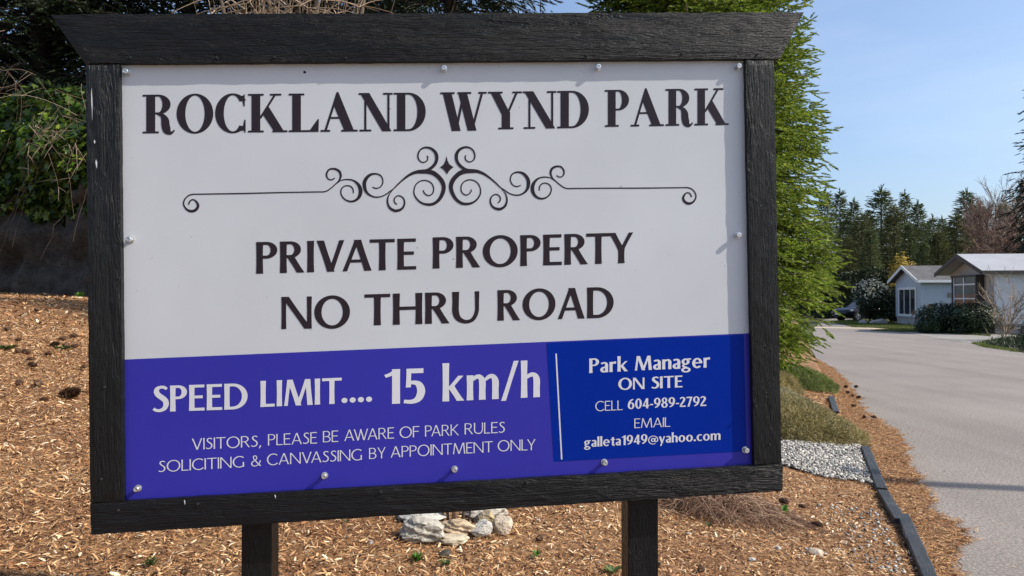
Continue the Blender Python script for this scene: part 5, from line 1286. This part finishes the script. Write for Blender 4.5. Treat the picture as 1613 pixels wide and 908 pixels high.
# ------------------------------------------------------------------ shrubs, hedge and beds across the road
def leafy(name, loc, rx, ry, h, n, size, mat, label, cat, seed, stems=True, lumps=.28, base=.0):
    g = np.random.default_rng(seed); t = empty(name, loc); tag(t, label, cat)
    d = norm(g.normal(0, 1, (n, 3))); rr = g.uniform(.35, 1, n)**.45
    l = 1 + lumps*np.array([mnoise.noise(Vector(p)*1.9+Vector((seed, 0, 0)))+.5*mnoise.noise(Vector(p)*4.2+Vector((0, seed, 0))) for p in d])
    P = d*np.array([rx, ry, h/2])*(rr*l)[:, None]; P[:, 2] += h/2+base; P[:, 2] = np.maximum(P[:, 2], .02)
    leaf_cloud('foliage', P, d+np.array([0, 0, .4]), g.uniform(.7, 1.2, n)*size, mat, t, jit=.5)
    if stems:
        mb = MB()
        for k in range(5):
            a = g.uniform(0, 6.3); mb.tube([(0, 0, -.1), (rx*.3*math.cos(a), ry*.3*math.sin(a), h*.35), (rx*.6*math.cos(a), ry*.6*math.sin(a), h*.75)], [.04, .03, .012], 6)
        mb.build('stems', M['bark_dark'], t)
    return t
leafy('evergreen_bush', (19.35, 33.3, 0), 1.15, 1.0, 1.35, 3800, .11, M['shrub'], 'rounded dark evergreen bush in front of the cream gable, the left one', 'bush', 31)
leafy('evergreen_bush', (19.9, 31.9, 0), 1.05, .9, 1.40, 3600, .11, M['shrub'], 'rounded dark evergreen bush under the boxed window, the right one', 'bush', 32)
leafy('evergreen_bush', (18.3, 32.6, 0), .55, .5, .62, 1200, .09, M['shrub'], 'small low dark bush at the left foot of the bigger bushes', 'bush', 36)
leafy('rhododendron', (23.9, 45.5, 0), 1.35, 1.2, 2.35, 4600, .15, M['shrub'], 'tall dark green shrub left of the pale blue home', 'shrub', 33)
t = leafy('flowering_shrub', (22.3, 45.9, 0), 1.05, 1.0, 2.3, 3000, .15, M['shrub'], 'shrub topped with cream flowers in front of the parked car', 'shrub', 34, base=.3)
g = np.random.default_rng(5); d = norm(g.normal(0, 1, (420, 3))+np.array([-.1, -.3, .9])); d = d[d[:, 2] > .0]
leaf_cloud('flowers', d*np.array([1.12, 1.05, 1.22])*(1+.2*g.random((len(d), 1))-.1)+np.array([0, 0, 1.45]), d, g.uniform(.10, .18, len(d)), M['blossom'], t, jit=.4)['kind'] = 'stuff'
leafy('round_shrub', (16.5, 23.2, 0), .55, .5, .95, 1500, .07, M['hedge'], 'small green shrub at the right edge of the planting bed', 'shrub', 35)
leafy('forsythia', (29.3, 55.5, 0), 1.0, .9, 4.7, 2600, .16, M['yellow'], 'yellow flowering shrub showing above the grey shingle roof', 'shrub', 37, base=.2)
# dark clipped hedge behind the car
t = empty('hedge', (29.5, 57.5, 0), R(-8)); tag(t, 'tall dark clipped hedge behind the parked car', 'hedge')
n = 17000; fx = rng.uniform(-7.5, 6.5, n); top = rng.random(n) < .28; z = np.where(top, 3.6, rng.uniform(0, 3.6, n)); fy = np.where(top, rng.uniform(-.7, .7, n), -.7)
wv = np.array([.22*mnoise.noise(Vector((a*.9, c*.9, 1)))+.14*mnoise.noise(Vector((a*2.7, c*2.7, 1))) for a, c in zip(fx, z)])
P = np.stack([fx, fy-wv, z+np.where(top, wv*1.6, 0)+.35*np.array([mnoise.noise(Vector((a*.35, 4, 2))) for a in fx])*(z/3.6)], 1)
leaf_cloud('foliage', P, np.where(top[:, None], np.array([0, 0, 1.]), np.array([0, -1., .3])), rng.uniform(.12, .22, n), M['hedge'], t, jit=.5)
mb = MB(); mb.box(-7.4, 6.4, -.5, .55, 0, 3.3); mb.build('inner_growth', M['soil'], t)
# grass verges and the low planting bed
def grass_patch(name, poly, n, L, mat, zb=0.0):
    P = np.array(poly); x = rng.uniform(P[:, 0].min(), P[:, 0].max(), n); y = rng.uniform(P[:, 1].min(), P[:, 1].max(), n); ok = inside(x, y, [tuple(p) for p in poly]); x, y = x[ok], y[ok]; n = len(x)
    d = norm(rng.normal(0, .45, (n, 3))+np.array([0, 0, 1.])); s = norm(np.cross(d, rng.normal(0, 1, (n, 3)))); l = rng.uniform(.5, 1.2, n)[:, None]*L; b_ = np.stack([x, y, np.full(n, zb)], 1)
    V = np.stack([b_-s*L*.10, b_+s*L*.10, b_+d*l], 1).reshape(-1, 3); o = npmesh(name, V, np.arange(3*n).reshape(-1, 3), mat); tag(o, kind='stuff'); return o
ground_sheet('verge', VERGE, .012, M['turf_soil']); ground_sheet('verge', VERGE2, .012, M['turf_soil'])
grass_patch('grass', VERGE, 26000, .09, M['grass'], .01); grass_patch('grass', VERGE2, 16000, .08, M['grass'], .01)
ground_sheet('planting_bed', BED, .016, M['soil'])
grass_patch('ground_cover', BED, 9000, .16, M['shrub'], .01); grass_patch('grass', [(16.0, 25.3), (15.3, 23.5), (14.7, 21.4), (14.45, 21.2), (14.9, 23.4), (15.7, 25.3)], 7000, .09, M['grass'], .004)
grass_patch('grass', [(16.0, 25.5), (18.9, 28.6), (19.1, 28.4), (16.3, 25.4)], 3000, .09, M['grass'], .004)
for i, (x, y, w, lab) in enumerate([(22.0, 44.3, .55, 'low grey stone on the grass verge under the dark shrub'), (22.9, 43.0, .42, 'smaller grey stone on the verge beside the pale blue home'), (21.4, 45.2, .30, 'small pale stone on the verge by the car wheel')]):
    tag(rock('verge_stone', (x, y, .08), w, w*.7, w*.5, RM[1], 60+i, i, 3, .2), lab, 'stone')
# tan ornamental grass by the blue home's corner
n = 260; k = np.linspace(0, 1, 5)[None, :]; a = rng.uniform(0, 6.28, n); r = rng.uniform(.02, .22, n); h = rng.uniform(.6, 1.25, n)
P = np.stack([np.cos(a)[:, None]*r[:, None]*k, np.sin(a)[:, None]*r[:, None]*k, h[:, None]*k], 2); V, F = twig_tris(P, .010, .005)
o = npmesh('ornamental_grass', V, F, M['straw']); o.location = (22.55, 39.9, 0); tag(o, 'dry tan ornamental grass clump against the blue wall', 'grass clump')
# bare shrub in the bed
def branching(seed, stems, h, spread, levels, kids, tip, mat_r):
    g = np.random.default_rng(seed); out = []
    def grow(p, d, l, lev, r):
        k = np.linspace(0, 1, 5)[:, None]; w = g.normal(0, .09, 3); path = p+d*l*k+w*l*np.sin(k*2.6)+np.array([0, 0, .06])*l*k**2
        out[lev].append((path, r))
        if lev+1 < levels:
            for q in range(kids):
                j = g.integers(1, 5); grow(path[j], norm(d+g.normal(0, spread, 3)+np.array([0, 0, .12])), l*g.uniform(.35, .65), lev+1, r*.55)
    out = [[] for _ in range(levels)]
    for s in range(stems):
        a = g.uniform(0, 6.28); grow(np.array([0, 0, -.05]), norm(np.array([math.cos(a)*spread*.8, math.sin(a)*spread*.8, 1.])), h*g.uniform(.55, .8), 0, mat_r)
    Vs, Fs, off = [], [], 0
    for lev in out:
        if not lev: continue
        P = np.array([p for p, _ in lev]); r = lev[0][1]; V, F = twig_tris(P, r, max(tip, r*.4)); Vs.append(V); Fs.append(F+off); off += len(V)
    return np.concatenate(Vs), np.concatenate(Fs)
V, F = branching(3, 7, 2.3, .5, 3, 6, .006, .022)
o = npmesh('bare_shrub', V, F, M['pale_twig']); o.location = (17.9, 27.0, 0); tag(o, 'leafless many-stemmed shrub in the bed before the white home', 'shrub')

# ------------------------------------------------------------------ parked car, nose towards the road
def car():
    t = empty('parked_car', (24.1, 50.3, 0), R(180+14)); tag(t, 'dark navy parked car half hidden by the flowering shrub', 'car')
    W2 = .90
    # body cross-sections along x (front = +x in local space)
    secs = [(-2.2, .45, .86, .78), (-2.05, .32, .98, .86), (-1.2, .26, 1.00, .90), (0, .24, 1.00, .90), (1.0, .24, .98, .90), (1.7, .26, .92, .88), (2.1, .30, .80, .80), (2.25, .42, .66, .70)]
    V = []; F = []; n = 12
    for x, zl, zh, w in secs:
        for k in range(n):
            a = 2*math.pi*(k+.5)/n; c, s = math.cos(a), math.sin(a)
            V.append((x, w*math.copysign(abs(c)**.45, c), (zl+zh)/2+(zh-zl)/2*math.copysign(abs(s)**.5, s)))
    for i in range(len(secs)-1):
        for k in range(n): F.append((i*n+k, i*n+(k+1) % n, (i+1)*n+(k+1) % n, (i+1)*n+k))
    F += [tuple(range(n-1, -1, -1)), tuple((len(secs)-1)*n+k for k in range(n))]
    b = mesh('body', V, F, M['car_paint'], t, True)
    # cabin with glass
    mb = MB(); base = [(-2.0, .78), (-1.55, .62), (.15, .62), (.95, .76)]
    lo = [(-2.0, .95), (.95, .95)]; hi = [(-1.55, 1.58), (.2, 1.60)]
    mb.add([(-2.0,-.80,.95), (.98,-.80,.95), (.98,.80,.95), (-2.0,.80,.95), (-1.6,-.62,1.56), (.15,-.62,1.58), (.15,.62,1.58), (-1.6,.62,1.56)], [(3,2,1,0),(4,5,6,7),(0,1,5,4),(1,2,6,5),(2,3,7,6),(3,0,4,7)])
    mb.build('glasshouse', M['glass'], t, False, .06)
    mb = MB(); mb.add([(-1.62,-.64,1.56), (.17,-.64,1.58), (.17,.64,1.58), (-1.62,.64,1.56), (-1.5,-.5,1.63), (.02,-.5,1.65), (.02,.5,1.65), (-1.5,.5,1.63)], [(3,2,1,0),(4,5,6,7),(0,1,5,4),(1,2,6,5),(2,3,7,6),(3,0,4,7)])
    for s in (-1, 1):
        for xa, xb in ((-2.0, -1.6), (.98, .15), (-.55, -.55)):
            mb.tube([(xa, s*.80, .95), (xb, s*.63, 1.57)], .035, 6)
    mb.build('roof', M['car_paint'], t)
    for x in (-1.42, 1.38):
        for s in (-1, 1):
            mb = MB(); mb.tube([(x, s*.70, .33), (x, s*.905, .33)], .33, 22); w = mb.build('wheel', M['tyre'], t)
            mb = MB(); mb.tube([(x, s*.89, .33), (x, s*.915, .33)], .20, 18)
            for q in range(5):
                a = q*1.2566; mb.tube([(x, s*.917, .33), (x+.22*math.cos(a), s*.912, .33+.22*math.sin(a))], .03, 5)
            mb.build('rim', M['rim'], w)
    for s in (-1, 1):
        mb = MB(); mb.add([(2.12, s*.50, .66), (1.78, s*.86, .70), (1.72, s*.865, .82), (2.06, s*.52, .78), (2.20, s*.48, .65), (1.84, s*.90, .69), (1.76, s*.90, .83), (2.10, s*.50, .80)], [(3,2,1,0),(4,5,6,7),(0,1,5,4),(1,2,6,5),(2,3,7,6),(3,0,4,7)])
        mb.build('headlight', M['lamp'], t)
    mb = MB(); mb.box(2.26, 2.285, -.26, .26, .44, .57); mb.build('number_plate', M['plate'], t)
    mb = MB(); mb.box(2.18, 2.262, -.45, .45, .60, .66); mb.build('grille', M['tyre'], t)
    return t
car()

# ------------------------------------------------------------------ forest beyond
protos = {}
def forest_tree(kind, seed):
    key = (kind, seed)
    if key not in protos:
        mat = {'dark': M['far_fir'], 'olive': M['olive_fir']}[kind]
        pr = {'dark': dict(prof=.9, thin=.06), 'olive': dict(prof=.7, thin=.02)}[kind]
        V, F, lv, lf = conifer(16., 3.0, .6, seed, whorl=.5, per=18, sec=.38, slen=(.36, .68), nn=9, droop=.30, lift=.10, shoot_gap=.31, secmax=1.4, wid=.085, hang=.18, **pr)
        t = empty('forest_conifer', (0, 0, 0)); npmesh('crown', V, F, mat, t); trunk_mesh(15.7, .24).build('trunk', M['bark'], t, True); npmesh('limbs', lv, lf, M['bark'], t)
        protos[key] = [t, False]
    root, used = protos[key]
    if not used: protos[key][1] = True; return root
    r = root.copy(); col.objects.link(r)
    for ch in root.children: c = ch.copy(); col.objects.link(c); c.parent = r
    return r
GRP = 'conifers of the forest beyond the homes'
FT = [  # pixel column, top row, distance, width factor, kind, seed, label
 (1300, 300, 84, 1.0, 'dark', 41, 'dark forest conifer half hidden behind the right edge of the bright spruce'),
 (1324, 302, 88, .95, 'dark', 42, 'narrow dark conifer just right of the bright spruce'),
 (1346, 316, 92, .9, 'dark', 43, 'dark conifer behind the brownish olive conifer at the left of the forest'),
 (1358, 338, 76, 1.25, 'olive', 44, 'brownish olive conifer in front of the left end of the forest'),
 (1389, 296, 86, 1.25, 'dark', 41, 'tallest broad conifer in the left half of the forest'),
 (1410, 325, 80, 1.1, 'olive', 45, 'mid green conifer just right of the tallest broad forest conifer'),
 (1426, 304, 94, .85, 'dark', 42, 'slim pointed conifer, second tall spire right of the broad one'),
 (1447, 319, 92, .95, 'dark', 43, 'thin-topped conifer above the yellow flowering shrub'),
 (1433, 352, 74, 1.1, 'dark', 46, 'shorter dark conifer directly behind the yellow flowering shrub'),
 (1470, 341, 104, .95, 'dark', 41, 'lower conifer in the dip of the forest skyline'),
 (1484, 344, 106, .95, 'dark', 42, 'small spire beside the lowest dip of the skyline'),
 (1478, 364, 78, 1.3, 'olive', 45, 'bushy olive-green conifer above the blue home roof'),
 (1507, 338, 82, 1.35, 'olive', 44, 'wide olive-green conifer above the ridge of the pale metal roof'),
 (1524, 302, 92, 1.2, 'dark', 46, 'tall ragged conifer left of the reddish bare tree'),
 (1545, 322, 98, 1.1, 'dark', 43, 'dark conifer behind the reddish bare tree'),
 (1583, 318, 96, 1.2, 'dark', 41, 'dark conifer between the reddish bare tree and the big one at the right edge'),
 (1615, 300, 100, 1.2, 'dark', 46, 'dark conifer behind the big one at the right edge'),
 (1372, 360, 70, 1.1, 'dark', 43, 'low dark conifer behind the clipped hedge'),
 (1335, 372, 70, 1.1, 'olive', 45, 'low olive conifer behind the clipped hedge next to the bright spruce'),
 (1455, 380, 68, 1.2, 'dark', 42, 'low dark conifer behind the ridge of the blue home'),
 (1546, 372, 76, 1.3, 'dark', 41, 'low dark conifer under the reddish bare tree'),
]
FT += [(1405, 340, 112, 1.3, 'dark', 43, 'dark conifer far back between the two tall spires of the forest'), (1455, 352, 114, 1.4, 'dark', 46, 'dark conifer far back under the dip of the skyline, the left one'),
       (1495, 356, 114, 1.4, 'dark', 41, 'dark conifer far back under the dip of the skyline, the right one'), (1368, 335, 110, 1.3, 'dark', 46, 'dark conifer far back, left of the tallest broad conifer'),
       (1335, 345, 108, 1.4, 'dark', 41, 'dark conifer far back, behind the narrow one next to the bright spruce'), (1530, 350, 108, 1.4, 'dark', 42, 'dark conifer far back, left of the reddish bare tree')]
for i, (px, py, dist, wf, kind, seed, lab) in enumerate(FT):
    x = (px-806.5)/1165*dist; h = 1.55+(470-py)/1165*dist
    t = forest_tree(kind, seed); t.location = (x, dist, -.1); s = h/16.0; t.scale = (s*wf*1.12, s*wf*1.12, s); t.rotation_euler = (0, 0, i*1.93)
    tag(t, lab, 'tree', GRP)
# reddish bare trees
for i, (loc, h, lab, mat, st) in enumerate([((44.6, 68, 0), 9.6, 'reddish brown leafless tree above the pale metal roof', M['brown_twig'], 4), ((51.5, 74, 0), 11.0, 'thin pale leafless tree beside the big dark conifer at the right edge', M['pale_twig'], 2)]):
    V, F = branching(70+i, st, h, .42, 5, 7 if i == 0 else 6, .012, .12)
    o = npmesh('bare_tree', V, F, mat); o.location = loc; tag(o, lab, 'tree')
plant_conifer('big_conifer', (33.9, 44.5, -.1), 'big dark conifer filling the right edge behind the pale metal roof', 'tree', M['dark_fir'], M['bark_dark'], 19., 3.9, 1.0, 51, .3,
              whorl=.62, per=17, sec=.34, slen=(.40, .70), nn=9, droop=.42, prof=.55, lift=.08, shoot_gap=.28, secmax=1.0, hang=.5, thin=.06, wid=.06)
# roadside utility pole out of view to the right: its shadow crosses the road
mb = MB(); mb.tube([(0, 0, -.5), (0, 0, 8.8)], [.13, .10], 14); o = mb.build('utility_pole', M['pole'], None, True); o.location = (13.2, 4.12, 0); tag(o, 'weathered wooden utility pole standing across the road', 'utility pole')
